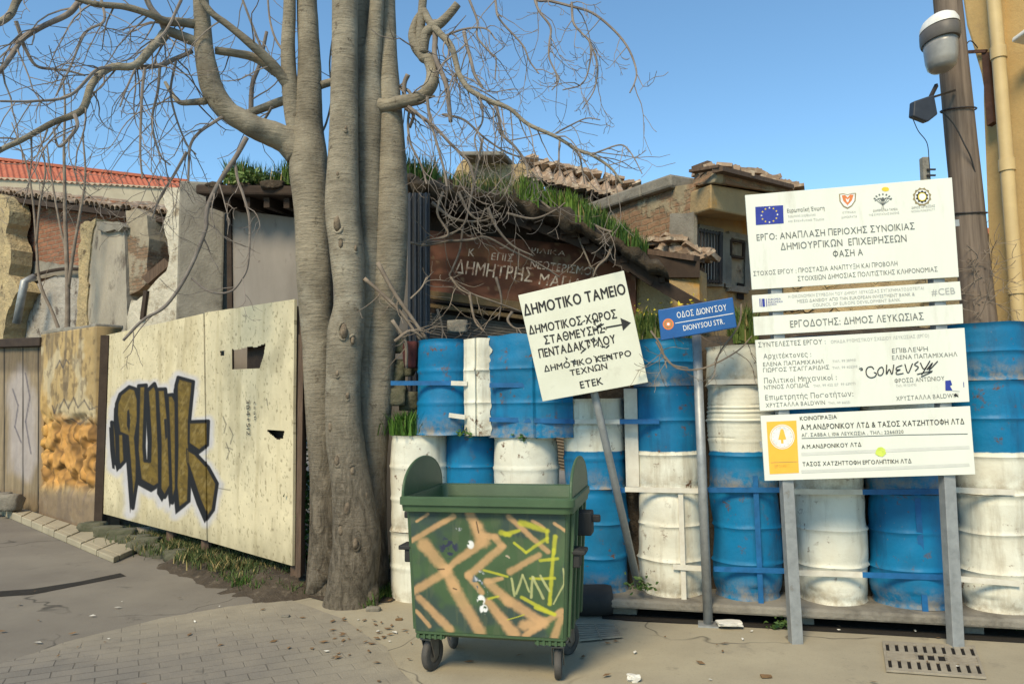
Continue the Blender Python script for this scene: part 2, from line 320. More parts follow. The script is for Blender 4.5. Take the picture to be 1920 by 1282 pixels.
def ground_mats():
    q = N('asphalt'); n1 = q.noise(.7, 8, .6); n2 = q.noise(160, 3, .6); c = q.mix(q.rng(n1, .35, .65), (.170, .150, .124), (.235, .21, .17))
    c = q.mix(q.rng(n2, .4, .72, 0, .45), c, (.055, .05, .045)); c = q.mix(q.rng(q.noise(2.6, 8, .7), .6, .68, 0, .5), c, (.065, .058, .05))
    vo = q.n('ShaderNodeTexVoronoi', feature='DISTANCE_TO_EDGE'); vo.inputs['Scale'].default_value = .55; q.l(q.warp(q.co, 2.5, .5), vo.inputs['Vector'])
    cr_ = q.rng(vo.outputs['Distance'], .0, .012, 1, 0); cr_ = q.math('MULTIPLY', cr_, q.rng(q.noise(.9, 2), .5, .6)); c = q.mix(q.math('MULTIPLY', cr_, .8), c, (.03, .027, .024))
    MT['asphalt'] = q.done(c, .92, q.bump(n2, .45, .006), 0, .25)
    q = N('concrete pavement'); n1 = q.noise(.9, 8, .62); n2 = q.noise(90, 4, .65); c = q.mix(q.rng(n1, .35, .68), (.37, .325, .23), (.275, .24, .172))
    c = q.mix(q.rng(q.noise(3.3, 9, .72), .58, .72, 0, .6), c, (.125, .108, .085)); c = q.mix(q.rng(n2, .55, .75, 0, .35), c, (.10, .088, .07))
    vo = q.n('ShaderNodeTexVoronoi', feature='DISTANCE_TO_EDGE'); vo.inputs['Scale'].default_value = .62; q.l(q.warp(q.co, 1.8, .55), vo.inputs['Vector'])
    cr_ = q.math('MULTIPLY', q.rng(vo.outputs['Distance'], .0, .01, 1, 0), q.rng(q.noise(.7, 2), .46, .56)); c = q.mix(q.math('MULTIPLY', cr_, .85), c, (.05, .043, .035))
    MT['pave'] = q.done(c, .93, q.bump(n2, .35, .006), 0, .25)
    q = N('block paving'); rot = q.n('ShaderNodeMapping'); rot.inputs['Rotation'].default_value = (0, 0, R(-26)); q.l(q.co, rot.inputs['Vector'])
    v = q.warp(rot.outputs[0], 1.5, .05)
    b = q.n('ShaderNodeTexBrick'); q.l(v, b.inputs['Vector']); b.inputs['Scale'].default_value = 1; b.inputs['Brick Width'].default_value = .27; b.inputs['Row Height'].default_value = .135
    b.inputs['Mortar Size'].default_value = .006; b.inputs['Mortar Smooth'].default_value = .5
    b.inputs['Color1'].default_value = (.190, .172, .146, 1); b.inputs['Color2'].default_value = (.165, .15, .128, 1); b.inputs['Mortar'].default_value = (.105, .093, .077, 1)
    n1 = q.noise(1.1, 8, .65); n2 = q.noise(70, 4, .6); c = q.mix(q.rng(n1, .42, .6, 0, .75), b.outputs['Color'], (.235, .207, .165))
    c = q.mix(q.rng(q.noise(4, 8, .7), .58, .7, 0, .5), c, (.085, .076, .064))
    sp = q.n('ShaderNodeSeparateXYZ'); q.l(q.co, sp.inputs[0]); wn_ = q.math('MULTIPLY', q.noise(.9, 7, .65), 2.4)
    k1 = q.rng(q.math('ADD', sp.outputs[0], wn_), -.9, .5); k2 = q.rng(q.math('ADD', sp.outputs[1], wn_), 6.7, 8.0, 0, .8); k3 = q.math('MAXIMUM', k1, k2)
    dust = q.mix(q.rng(q.noise(3, 8, .7), .35, .68), (.33, .29, .212), (.235, .205, .152)); c = q.mix(k3, c, dust)
    MT['paver'] = q.done(c, .92, q.bump(q.math('ADD', q.math('MULTIPLY', q.math('MULTIPLY', b.outputs['Fac'], q.math('SUBTRACT', 1, k3)), -.9), q.math('MULTIPLY', n2, .5)), .6, .014), 0, .25)
    q = N('tree bark'); v = q.scaled((1, 1, 3.2)); n1 = q.noise(2.4, 8, .62); rings = q.noise(8, 6, .65, q.scaled((.6, .6, 4.5))); fine = q.noise(30, 6, .7)
    c = q.mix(q.rng(n1, .35, .66), (.31, .272, .205), (.155, .134, .10)); c = q.mix(q.rng(rings, .55, .70, 0, .65), c, (.10, .082, .06))
    c = q.mix(q.rng(q.noise(1.7, 7, .65), .54, .68, 0, .55), c, (.37, .34, .27)); c = q.mix(q.rng(q.noise(7, 9, .75), .60, .66, 0, .85), c, (.075, .06, .044))
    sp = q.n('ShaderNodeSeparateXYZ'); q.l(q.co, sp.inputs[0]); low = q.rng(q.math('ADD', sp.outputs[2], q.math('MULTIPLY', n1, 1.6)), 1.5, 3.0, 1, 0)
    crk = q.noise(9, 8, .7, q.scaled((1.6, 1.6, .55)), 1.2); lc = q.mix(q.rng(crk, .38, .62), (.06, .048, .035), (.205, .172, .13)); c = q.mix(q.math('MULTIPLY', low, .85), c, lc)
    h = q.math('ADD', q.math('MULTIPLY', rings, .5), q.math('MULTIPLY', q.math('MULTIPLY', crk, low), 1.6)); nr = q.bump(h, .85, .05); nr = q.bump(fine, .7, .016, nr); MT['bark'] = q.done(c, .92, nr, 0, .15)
    q = N('pole timber'); g = q.noise(9, 6, .65, q.scaled((2.5, 2.5, .10))); c = q.mix(q.rng(g, .35, .68), (.20, .155, .118), (.085, .064, .05))
    c = q.mix(q.rng(q.noise(2, 5), .5, .7, 0, .6), c, (.16, .13, .11)); MT['pole'] = q.done(c, .9, q.bump(g, .5, .01), 0, .2)
ground_mats()
DIRW = Vector((.97, -.24, 0)).normalized()
MT['brick'] = brick_mat('old brown brick', (.9, -.43), (.33, .16, .10), (.24, .115, .075), (.27, .215, .16), 1.25, (.30, .26, .20), (.60, .66), .9, .05, 1.0)
MT['brick_ochre'] = brick_mat('brick under ochre plaster', (.46, -.89), (.33, .205, .125), (.24, .15, .095), (.28, .22, .145), 1.0, (.36, .30, .20), (.49, .55), 1.6, .06)
MT['brick_pillar'] = brick_mat('pillar brick', (.9, -.43), (.26, .17, .11), (.19, .13, .085), (.22, .18, .13), .9, (.36, .31, .23), (.44, .50), 1.5)

# ------------------------------------------------------------------ shared builders
def jag(pts, step=.12, amt=.04, seed=0.0):
    out = []; n = len(pts)
    for i in range(n):
        a, b = Vector(pts[i]), Vector(pts[(i + 1) % n]); k = max(1, int((b - a).length / step))
        for j in range(k):
            p = a.lerp(b, j / k); q = p * 3.1 + Vector((seed, seed * 2, 0)); w = noise.noise_vector(q) + .5 * noise.noise_vector(q * 2.7)
            out.append(p + Vector((w.x, w.y * .0, w.z)) * amt)
    return out
def wall_poly(mb, outline, line, th, jagamt=.05, step=.12, seed=0.0):
    """outline traced by bearing on a vertical plane of the site, given a real thickness"""
    pts = [V(x, y, line) for x, y in outline]; d = (line[1] - line[0]).normalized(); n = Vector((-d.y, d.x, 0))
    if n.y < 0: n = -n
    if jagamt: 
        q = jag(pts, step, jagamt, seed); pts = [p - n * n.dot(p - line[0]) for p in q]
    mb.prism(pts, n * th)
def rough_grid(mb, TL, TR, BR, BL, nx, ny, disp=None, colfn=None, back=.1):
    """a subdivided slab: front relief from disp, per-vertex colour from colfn(px, py)"""
    TL, TR, BR, BL = [np.array(p, float) for p in (TL, TR, BR, BL)]
    u = np.linspace(0, 1, nx + 1)[None, :, None]; v = np.linspace(0, 1, ny + 1)[:, None, None]
    A = (TL * (1 - u) + TR * u) * (1 - v) + (BL * (1 - u) + BR * u) * v
    n = np.cross(TR - TL, BL - TL); n /= np.linalg.norm(n)
    if n @ (np.array(CAM) - TL) < 0: n = -n
    if disp is not None:
        U = np.broadcast_to(u[..., 0], A.shape[:2]) * np.linalg.norm(TR - TL); Vv = np.broadcast_to(v[..., 0], A.shape[:2]) * np.linalg.norm(BL - TL)
        A = A + n * disp(U, Vv)[..., None]
    A2 = A.reshape(-1, 3); px, py = proj(A2)
    col = colfn(px, py, A2) if colfn else None
    W_ = nx + 1; fs = [(j * W_ + i, j * W_ + i + 1, (j + 1) * W_ + i + 1, (j + 1) * W_ + i) for j in range(ny) for i in range(nx)]
    b0 = len(mb.v); mb.add(A2.tolist(), fs)
    if col is not None: mb.c[b0:] = [tuple(c) for c in col]
    ring = [i for i in range(W_)] + [j * W_ + nx for j in range(1, ny + 1)] + [ny * W_ + i for i in range(nx - 1, -1, -1)] + [j * W_ for j in range(ny - 1, 0, -1)]
    rv = [A2[i] - n * back for i in ring]; k = len(ring); b1 = len(mb.v); mb.v += [tuple(p) for p in rv]; mb.c += [mb.c[b0 + i] for i in ring]
    for i in range(k): mb.f.append((b0 + ring[i], b0 + ring[(i + 1) % k], b1 + (i + 1) % k, b1 + i)); mb.m.append(0)
    mb.f.append(tuple(range(b1, b1 + k))); mb.m.append(0)
    return n
_txt = {}
LATIN = str.maketrans('ΑΒΕΖΗΙΚΜΝΟΡΤΥΧο', 'ABEZHIKMNOPTYXo')
def _line(pts, w=.085):
    vs = []; fs = []
    for (x0, y0), (x1, y1) in zip(pts, pts[1:]):
        d = Vector((x1 - x0, y1 - y0)).normalized() * w / 2; b = len(vs); ex = d * .9
        vs += [(x0 - ex.x - d.y, y0 - ex.y + d.x, 0), (x0 - ex.x + d.y, y0 - ex.y - d.x, 0), (x1 + ex.x + d.y, y1 + ex.y - d.x, 0), (x1 + ex.x - d.y, y1 + ex.y + d.x, 0)]; fs.append((b, b + 1, b + 2, b + 3))
    return vs, fs
def _ring(cx, cy, rx, ry): return [(cx + rx * math.cos(k * math.pi / 10), cy + ry * math.sin(k * math.pi / 10)) for k in range(21)]
CUSTOM = {'Σ': [[(.5, .68), (.06, .68), (.32, .36), (.06, .04), (.52, .04)]], 'Φ': [_ring(.34, .36, .3, .23), [(.34, .72), (.34, 0)]], 'π': [[(0, .49), (.54, .49)], [(.13, .48), (.13, .04)], [(.41, .48), (.41, .04)]],
          'κ': [[(.05, .49), (.05, .04)], [(.38, .49), (.09, .24)], [(.16, .3), (.40, .04)]], 'θ': [_ring(.22, .36, .18, .32), [(.06, .36), (.38, .36)]]}
def glyph(ch):
    if ch in _txt: return _txt[ch]
    if ch in CUSTOM:
        vs, fs = [], []
        for l in CUSTOM[ch]: v, f = _line(l); fs += [tuple(len(vs) + q for q in t_) for t_ in f]; vs += v
    else:
        c = bpy.data.curves.new('lettering', 'FONT'); c.body = ch; c.size = 1; c.resolution_u = 3
        o = bpy.data.objects.new('lettering', c); S.collection.objects.link(o); bpy.context.view_layer.update()
        me = o.evaluated_get(bpy.context.evaluated_depsgraph_get()).to_mesh()
        vs, fs = [tuple(v.co) for v in me.vertices], [tuple(p.vertices) for p in me.polygons]
        bpy.data.objects.remove(o); bpy.data.curves.remove(c)
    if vs: x0 = min(v[0] for v in vs); vs = [(v[0] - x0, v[1]) for v in vs]
    _txt[ch] = (vs, fs, max([v[0] for v in vs] or [.22])); return _txt[ch]
def text_geo(s, bold):
    x = 0; V_, F_ = [], []
    for ch in s.translate(LATIN):
        vs, fs, w = glyph(ch); F_ += [tuple(len(V_) + q for q in f) for f in fs]; V_ += [(v[0] + x, v[1]) for v in vs]; x += w + (.13 if vs else .08)
    return V_, F_
def write(mb, s, a, b, cap, p0, n, m=0, bold=0.0, lift=.0025):
    """lettering lying on the plane (p0, n) between two surveyed base-line ends; cap = letter height"""
    vs, fs = text_geo(s, 0)
    if not vs: return
    A = PL(*a, p0, n); B = PL(*b, p0, n); u = B - A; vd = n.cross(u).normalized()
    if vd.z < 0: vd = -vd
    xs = [v[0] for v in vs]; x0, x1 = min(xs), max(xs); H = cap * (A - CAM).length / F / .72
    if abs(b[1] - a[1]) > abs(b[0] - a[0]) and vd.dot(RT) < 0: vd = -vd
    nn = n if n.dot(CAM - p0) > 0 else -n
    em = H * .45
    for k, (ox, oy) in enumerate([(0, 0)] + ([(-bold, 0), (bold, 0), (0, bold * .7), (0, -bold * .7)] if bold else [])):
        mb.add([A + u * ((v[0] - x0) / (x1 - x0)) + u.normalized() * ox * em + vd * ((v[1]) * H + oy * H * .5) + nn * (lift + .00025 * k) for v in vs], fs, m)
def stroke(mb, pts, w, p0, n, m=0, lift=.003):
    nn = n if n.dot(CAM - p0) > 0 else -n
    q = [PL(*p, p0, n) + nn * lift for p in pts]; L = []
    for i, p in enumerate(q):
        t = (q[min(i + 1, len(q) - 1)] - q[max(i - 1, 0)]).normalized(); s = t.cross(nn).normalized() * (w * (p - CAM).length / F / 2); L += [p - s, p + s]
    mb.add(L, [(2 * i, 2 * i + 1, 2 * i + 3, 2 * i + 2) for i in range(len(q) - 1)], m)
def blob(mb, pts, p0, n, m=0, lift=.0025):
    nn = n if n.dot(CAM - p0) > 0 else -n
    mb.add([PL(*p, p0, n) + nn * lift for p in pts], [tuple(range(len(pts)))], m)
def circ(x, y, r, n=20, k=1.0): return [(x + r * math.cos(2 * math.pi * i / n), y + r * k * math.sin(2 * math.pi * i / n)) for i in range(n)]
def grass(mb, pts, h, w=.012, seed=1, lean=.5, c=((.045, .105, .014), (.10, .17, .03)), dry=.08):
    r = random.Random(seed)
    for p in pts:
        p = Vector(p); a = r.uniform(0, 6.28); hh = h * r.uniform(.45, 1.15); d = Vector((math.cos(a), math.sin(a), 0)); s = Vector((-d.y, d.x, 0)) * w * r.uniform(.6, 1.2)
        l = lean * r.uniform(.1, 1) * hh; t = r.random()
        mb.cur = (.30, .24, .10) if r.random() < dry else tuple(c[0][i] * (1 - t) + c[1][i] * t for i in range(3))
        m_ = p + d * l * .35 + Vector((0, 0, hh * .6)); e = p + d * l + Vector((0, 0, hh))
        mb.add([p - s, p + s, m_ + s * .7, m_ - s * .7, e], [(0, 1, 2, 3), (3, 2, 4)])
    mb.cur = (1, 1, 1)
def leaves(mb, pts, size, seed=1, c=((.03, .085, .012), (.09, .17, .03))):
    r = random.Random(seed)
    for p in pts:
        p = Vector(p); u = Vector((r.gauss(0, 1), r.gauss(0, 1), r.gauss(0, .6))).normalized(); v = u.orthogonal().normalized(); v.rotate(Matrix.Rotation(r.uniform(0, 6.28), 3, u))
        s = size * r.uniform(.6, 1.3); t = r.random(); mb.cur = tuple(c[0][i] * (1 - t) + c[1][i] * t for i in range(3))
        w = u.cross(v) * s * .12
        mb.add([p - u * s * .5, p + v * s * .28 + w, p + u * s * .5, p - v * s * .28 + w], [(0, 1, 2, 3)])
    mb.cur = (1, 1, 1)
def lump(mb, c, r, seed, sq=(1, 1, .7), m=0, rough=.35, flat=None):
    bm = bmesh.new(); bmesh.ops.create_icosphere(bm, subdivisions=3, radius=1); vs = []
    for v in bm.verts:
        k = 1 + rough * (nz(v.co + Vector((seed * 3.1, seed, 0)), 1.3) + .5 * nz(v.co + Vector((seed, 0, seed)), 3.1)); q = v.co * k
        q = Vector([max(-.72, min(.72, a)) for a in q])
        vs.append(Vector(c) + Vector((q.x * sq[0], q.y * sq[1], q.z * sq[2])) * r)
    mb.add(vs, [tuple(x.index for x in f.verts) for f in bm.faces], m); bm.free()

# ================================================================== THE SETTING: ground
def sheet(name, pts, z, m, jagamt=0, step=.2):
    mb = MB(); q = [Vector((p[0], p[1], z)) for p in pts]
    if jagamt:
        out = []
        for i in range(len(q)):
            a, b = q[i], q[(i + 1) % len(q)]; k = max(1, min(60, int((b - a).length / step)))
            for j in range(k):
                p = a.lerp(b, j / k); w = noise.noise_vector(p * 2.3); out.append(p + Vector((w.x, w.y, 0)) * jagamt)
        q = out
    mb.add(q, [tuple(range(len(q)))]); return struct(mb.build(name, MT[m]))
sheet('road', [(-400, -60), (400, -60), (400, 600), (-400, 600)], 0, 'asphalt')
g = lambda *a: [G(x, y).xy for x, y in a]
sheet('pavement', g((1175, 1166), (1330, 1172), (1500, 1180), (1700, 1186), (1905, 1192), (2050, 1196)) + [Vector((6, 5.4)), Vector((9, 4)), Vector((9, -5)), Vector((-.9, -5))] + g((640, 1400), (600, 1282), (560, 1180), (520, 1130), (545, 1108), (720, 1085), (860, 1090)), .004, 'pave', .05)
sheet('block_paving', g((-40, 1262), (120, 1205), (300, 1160), (430, 1138), (540, 1122), (640, 1160), (720, 1215), (780, 1300)) + [Vector((-.3, 2.5)), Vector((-.3, -4)), Vector((-6, -4)), Vector((-6, 2))], .008, 'paver', .06)
# a dark line across the road
sheet('dark_line', g((-60, 1112), (60, 1104), (150, 1090), (228, 1074), (236, 1080), (150, 1097), (60, 1114), (-60, 1122)), .004, 'near_black', .02)

HL = (P(553, 760, 7.5), P(197, 760, 11.2)); HL = tuple(Vector((p.x, p.y, 0)) for p in HL)      # street line of the hoarding
OL = (HL[1].copy(), P(85, 760, 13.2)); OL = (OL[0], Vector((OL[1].x, OL[1].y, 0)))
DL = (OL[1].copy(), P(-60, 760, 15.2)); DL = (DL[0], Vector((DL[1].x, DL[1].y, 0)))
RF = LN(-60, 15.9, 355, 12.2)                                                                   # front of the ruin behind
BP = off(RF, .55)
WLN = LN(787, 7.3, 1850, 6.1)                                                                   # line of drum centres

# soil and verge along the hoarding foot
sheet('soil', g((150, 972), (300, 1030), (430, 1075), (545, 1112), (620, 1132), (740, 1128), (800, 1100), (860, 1080)) + [P(880, 760, 7.6).xy, P(560, 760, 8.3).xy, P(300, 760, 11).xy, P(170, 760, 12.2).xy], .012, 'soil', .10)
# kerbed pavement on the left, rising a little along the old wall
mb = MB()
ia, ib = G(262, 1034), P(-60, 905, 16.2); oa, ob = G(213, 1056), G(-60, 938)
ins = [ia.lerp(ib, t) for t in np.linspace(0, 1, 15)]; outs = [oa.lerp(ob, t) for t in np.linspace(0, 1, 15)]
for i in range(14):
    z0 = .07 + .10 * i / 14; z1 = z0; e = .015
    a, b, c, d = [Vector((p.x, p.y, 0)) for p in (outs[i].lerp(outs[i + 1], e), outs[i].lerp(outs[i + 1], 1 - e), ins[i].lerp(ins[i + 1], 1 - e), ins[i].lerp(ins[i + 1], e))]
    a2, b2 = a.lerp(d, .22), b.lerp(c, .22); a3, b3 = a.lerp(d, .235), b.lerp(c, .235)
    up_ = Vector((0, 0, z0 + .003 * math.sin(i * 5)))
    mb.hexa([a, b, b2, a2], [p + up_ for p in (a, b, b2, a2)]); mb.hexa([a3, b3, c, d], [p + up_ * .97 for p in (a3, b3, c, d)])
struct(mb.build('kerb', MT['pave'], bevel=.012))

# ================================================================== LEFT STREET SIDE
# ---- hoarding of two cream sheets with the big painted word
def zc(l): return [(190 + x / 3.051, 680 + y / 3.051) for x, y in l]
PUNK = [zc(l) for l in (
    [(60, 340), (78, 345), (88, 420), (92, 580), (78, 575), (66, 470)], [(92, 405), (128, 400), (136, 560), (104, 596), (96, 560)],
    [(88, 235), (108, 180), (160, 138), (196, 150), (212, 212), (212, 330), (196, 430), (206, 560), (206, 660), (180, 830), (166, 640), (148, 420), (100, 400), (86, 300)],
    [(214, 132), (256, 128), (252, 240), (244, 480), (250, 560), (276, 562), (280, 430), (262, 160), (304, 120), (318, 160), (332, 500), (334, 690), (300, 712), (222, 670), (204, 500), (210, 300)],
    [(318, 152), (366, 150), (384, 330), (398, 700), (362, 768), (334, 720), (336, 460)], [(376, 186), (408, 182), (428, 222), (430, 460), (430, 720), (406, 800), (398, 740), (386, 420)],
    [(440, 84), (526, 108), (504, 330), (506, 600), (500, 790), (440, 838), (426, 700), (432, 480), (428, 130)],
    [(498, 338), (612, 334), (606, 470), (560, 505), (496, 462)], [(488, 490), (540, 520), (612, 598), (662, 690), (640, 840), (606, 888), (560, 780), (490, 570)])]
def hoard_col(px, py, A):
    along = A[:, 0] * -.73 + A[:, 1] * .68; z = A[:, 2]
    base = np.array(lin(212, 200, 166))[None, :] * (.82 + .26 * fbm(along * 1.3, z * 1.0, 3))[:, None]
    drip = sst(.52, .72, fbm(along * 9, z * .7, 7)); c = mixc(base, lin(172, 156, 116), drip * .28)
    c = mixc(c, lin(120, 104, 70), sst(.60, .74, fbm(along * 3.3, z * 2.2, 9, 5)) * .22)
    c = mixc(c, lin(100, 88, 58), sst(.70, .76, fbm(along * 42, z * 24, 12, 3)) * .55)
    c = mixc(c, lin(96, 86, 56), sst(.95, .35, z + .5 * fbm(along * 6, z * 2, 15)) * .5)
    L = (px < 470) & (px > 195) & (py > 690) & (py < 1010); x, y = px[L], py[L]; k = c[L]
    k0 = k.copy(); D = np.full(x.shape, 1e9); SH = np.full(x.shape, 1e9); F_ = np.full(x.shape, 1e9)
    for p in PUNK:
        d = sdpoly(x, y, p); D = np.minimum(D, d); F_ = np.where(d < 0, np.minimum(F_, -1), F_)
        SH = np.minimum(SH, sdpoly(x + 5, y - 9, p)); 
    k = mixc(k, (.50, .48, .48), sst(16, 4, np.minimum(D, SH) + 10 * (fbm(x * .05, y * .05, 20) - .5)))
    k = mixc(k, (.008, .008, .010), sst(1.2, -.6, np.minimum(D - 3.4, SH)))
    gold = np.array((.135, .088, .014))[None, :] * (.55 + .9 * fbm(x * .12 + y * .05, y * .16 - x * .1, 22, 3))[:, None]
    for p in PUNK:
        d = sdpoly(x, y, p); m = sst(-2.2, -4.4, d); k = k * (1 - m[:, None]) + gold * m[:, None]
        s2 = sst(.50, .8, fbm(x * .22 + y * .10, y * .09, 25, 3)) * sst(-4, -8, d) * .7; k = mixc(k, (.25, .18, .06), s2)
        k = mixc(k, (.008, .008, .01), sst(1.6, .4, np.abs(d)) * .9)
    hole = np.minimum(sdpoly(x, y, zc([(148, 275), (158, 265), (166, 330), (160, 400), (146, 360)])), sdpoly(x, y, zc([(358, 322), (374, 318), (378, 425), (366, 440)])))
    k = mixc(k, (.01, .01, .012), sst(1, -1, hole)); c[L] = k
    for s_ in ([(418, 780), (424, 795), (420, 812)], [(430, 800), (437, 815), (432, 832)], [(424, 830), (430, 846), (425, 860)], [(500, 748), (502, 760)], [(410, 915), (432, 918)], [(423, 838), (436, 842)]):
        for a, b in zip(s_, s_[1:]): c = mixc(c, (.10, .09, .07), sst(1.6, .5, sdseg(px, py, a, b)) * .7)
    return c
t = thing('hoarding', HL[0].lerp(HL[1], .5), 'cream painted sheet hoarding with big gold and black graffiti word', 'hoarding')
hd = (HL[1] - HL[0]).normalized(); hn = Vector((-hd.y, hd.x, 0)); hn = hn if hn.y > 0 else -hn
def hp(px, py): return V(px, py, HL)
def hoard_panel(c4, nx, ny, hole=None):
    mb = MB(); n = rough_grid(mb, *[hp(*c) for c in c4], nx, ny, lambda u, v: .012 * fbm(u * 1.2, v * 1.2, 2), hoard_col, .03)
    if hole:
        px, py = proj(np.array(mb.v)); rm = np.zeros(px.shape, bool)
        for h in hole:
            hx, hy = np.array(h)[:, 0], np.array(h)[:, 1]; rm |= inpoly(px, py + 0, h)
        keep = [i for i, f in enumerate(mb.f) if len(f) > 4 or not any(rm[j] for j in f)]; mb.f = [mb.f[i] for i in keep if len(mb.f[i]) == 4]; mb.m = [0] * len(mb.f)
    return mb.build('sheet_panel', MT['paint'], t)
hoard_panel([(196, 629), (382, 588), (388, 1013), (192, 962)], 330, 290)
hoard_panel([(385, 586), (553, 561), (549, 1060), (391, 1015)], 170, 230, [[(435, 656), (452, 655), (470, 650), (478, 653), (497, 645), (494, 665), (486, 690), (436, 692)], [(413, 659), (420, 658), (420, 666), (414, 666)], [(500, 806), (533, 808), (530, 820), (521, 823)]])
for px, py in ((200, 633), (320, 606), (384, 590), (548, 566)):
    mb = MB(); a = hp(px, py) + hn * .085; a.z = min(a.z, 2.86); mb.beam((a.x, a.y, .02), a, .09, .09); mb.build('post', MT['wood'], t)
for z in (.55, 1.6, 2.6):
    mb = MB(); a, b = hp(205, 760) + hn * .16, hp(545, 760) + hn * .16; a.z = b.z = z; mb.beam(a, b, .06, .09); mb.build('rail', MT['wood_dark'], t)
mb = MB(); mb.prism([hp(448, 640) + hn * .10, hp(520, 632) + hn * .10, hp(516, 845) + hn * .10, hp(446, 830) + hn * .10], hn * .02); mb.build('hole_dark_board', MT['wood_dark'], t)  # added dark board, makes the holes read as unlit space behind the sheets
mb = MB(); a = hp(551, 760) + hd * -.06 + hn * .06; mb.beam((a.x, a.y, .16), (a.x - .0, a.y, 2.55), .05, .16); mb.build('edge_board', MT['wood'], t)
mb = MB(); p0 = HL[0]; hpn = hn
write(mb, '384+512', (462, 750), (463, 816), 13, hp(470, 780) - hn * .018, hn, 0, 0, .004); write(mb, 'tsak', (476, 752), (477, 790), 8, hp(470, 780) - hn * .018, hn, 0, 0, .004)
mb.build('lettering', MT['ink'], t)
# low stone footing under it
mb = MB(); r = random.Random(4)
for i in range(20):
    px = 184 + (375 - 184) * (i / 19); q = hp(px, 760) - hn * r.uniform(.0, .16); s = r.uniform(.10, .19)
    lump(mb, (q.x, q.y, r.uniform(.02, .13)), s, i, (1.5, 1, .75))
mb.build('stone_footing', MT['rock_dark'], None, hp(380, 760).xy.to_3d(), True)
mb = MB(); vs = []; nx = 70; prof_ = ((.55, .10), (.25, .13), (.05, .13), (-.10, .10), (-.24, .055), (-.40, .01), (-.52, -.03))
for i in range(nx + 1):
    q = hp(345, 760).lerp(hp(553, 760), i / nx * 1.16)
    for o_, z in prof_:
        p = q + hn * o_; w = nz((p.x * 2.2, p.y * 2.2, 3)) * .05 + nz((p.x * 6, p.y * 6, 7)) * .035; p = p + hn * (nz((p.x * 3, p.y * 3, 11)) * .10); e = max(0, min(1, i / 8, (nx - i) / 9)); vs.append((p.x, p.y, -.03 + (z + .03) * e + w * e))
k = len(prof_); mb.add(vs, [(i * k + j, i * k + j + 1, (i + 1) * k + j + 1, (i + 1) * k + j) for i in range(nx) for j in range(k - 1)])
struct(mb.build('earth_mound', MT['soil'], None, None, True))
tag(S.objects['stone_footing'], 'low mossy rubble stone footing under the graffiti hoarding', 'footing')
for i, (px, py, s, lb) in enumerate(((222, 978, .22, 'pale flat stone lying at the kerb end by the hoarding foot'), (290, 1003, .26, 'large pale rock under the gold graffiti word'), (335, 1014, .17, 'mid grey stone right of the large rock under the graffiti'), (700, 1133, .055, 'small grey stone chip at the foot of the tree'))):
    mb = MB(); q = G(px, py + 12); lump(mb, (q.x, q.y, s * .35), s, 40 + i, (1.6, 1, .55)); tag(mb.build('stone', MT['rock'], None, (q.x, q.y, 0), True), lb, 'stone', 'loose stones along the verge')

# ---- orange masonry wall next to it
def ochre_col(px, py, A):
    T0 = np.array(V(87, 628, OL)); along = np.hypot(A[:, 0] - T0[0], A[:, 1] - T0[1]); vv = T0[2] - A[:, 2]
    c = np.array(lin(178, 152, 104))[None, :] * (.72 + .5 * fbm(A[:, 0] * 1.8, A[:, 2] * 1.6, 31))[:, None]
    c = mixc(c, lin(112, 98, 78), sst(.46, .66, fbm(A[:, 0] * 7, A[:, 2] * 1.1, 33)) * .75); c = mixc(c, lin(196, 182, 150), sst(.55, .63, fbm(A[:, 0] * 2.4, A[:, 2] * 2.2, 34)) * .6); c = mixc(c, lin(84, 70, 54), sst(.60, .66, fbm(A[:, 0] * 9, A[:, 2] * 8, 39)) * .5)
    st = sst(770, 800, py + 30 * (fbm(A[:, 0] * 2.2, A[:, 2] * 2.2, 35) - .5)) * sst(925, 900, py + 24 * (fbm(A[:, 0] * 2, A[:, 2] * 3, 37) - .5))
    stv = np.abs(fbm(along * 3.0, vv * 4.2, 44, 2) - .5) * 2; o = np.array(lin(186, 138, 74))[None, :] * (.3 + .75 * np.clip(stv * 3.2, 0, 1) * 1.0)[:, None] * (.65 + .6 * fbm(A[:, 0] * 5, A[:, 2] * 6, 36))[:, None]
    c = c * (1 - st[:, None]) + o * st[:, None]; c = mixc(c, lin(200, 158, 84), sst(.5, .66, fbm(A[:, 0] * 1.3, A[:, 2] * .8, 41)) * .4 * sst(640, 690, py))
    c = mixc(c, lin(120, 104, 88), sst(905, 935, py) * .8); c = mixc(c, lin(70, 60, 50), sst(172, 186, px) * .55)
    for q in ([(105, 690), (112, 676), (118, 690), (124, 674), (130, 682)], [(112, 765), (120, 748), (128, 765), (138, 745), (146, 764), (158, 750), (168, 768), (182, 762)], [(98, 760), (102, 775), (108, 758)], [(120, 790), (135, 785), (150, 795), (165, 783)]):
        for a, b in zip(q, q[1:]): c = mixc(c, (.05, .045, .05), sst(2, .7, sdseg(px, py, a, b)) * .7)
    return c
def ochre_disp(u, v):
    k = sst(1.35, 1.5, v + .2 * (fbm(u * 2, v * 2, 35) - .5)) * sst(2.75, 2.55, v)
    st = np.abs(fbm(u * 3.0, v * 4.2, 44, 2) - .5) * 2
    return .07 * (1 - k) + k * (.10 * np.minimum(st * 2.4, .9) - .06 + .05 * fbm(u * 9, v * 9, 46)) + .02 * fbm(u * 6, v * 6, 47)
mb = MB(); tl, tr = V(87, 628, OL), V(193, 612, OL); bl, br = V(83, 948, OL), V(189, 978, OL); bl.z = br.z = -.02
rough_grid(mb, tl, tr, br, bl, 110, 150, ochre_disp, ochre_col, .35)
o = mb.build('masonry_wall', MT['paint'], None, V(140, 760, OL).xy.to_3d(), True); tag(o, 'orange stained masonry wall with bare stones left of the hoarding', 'wall')
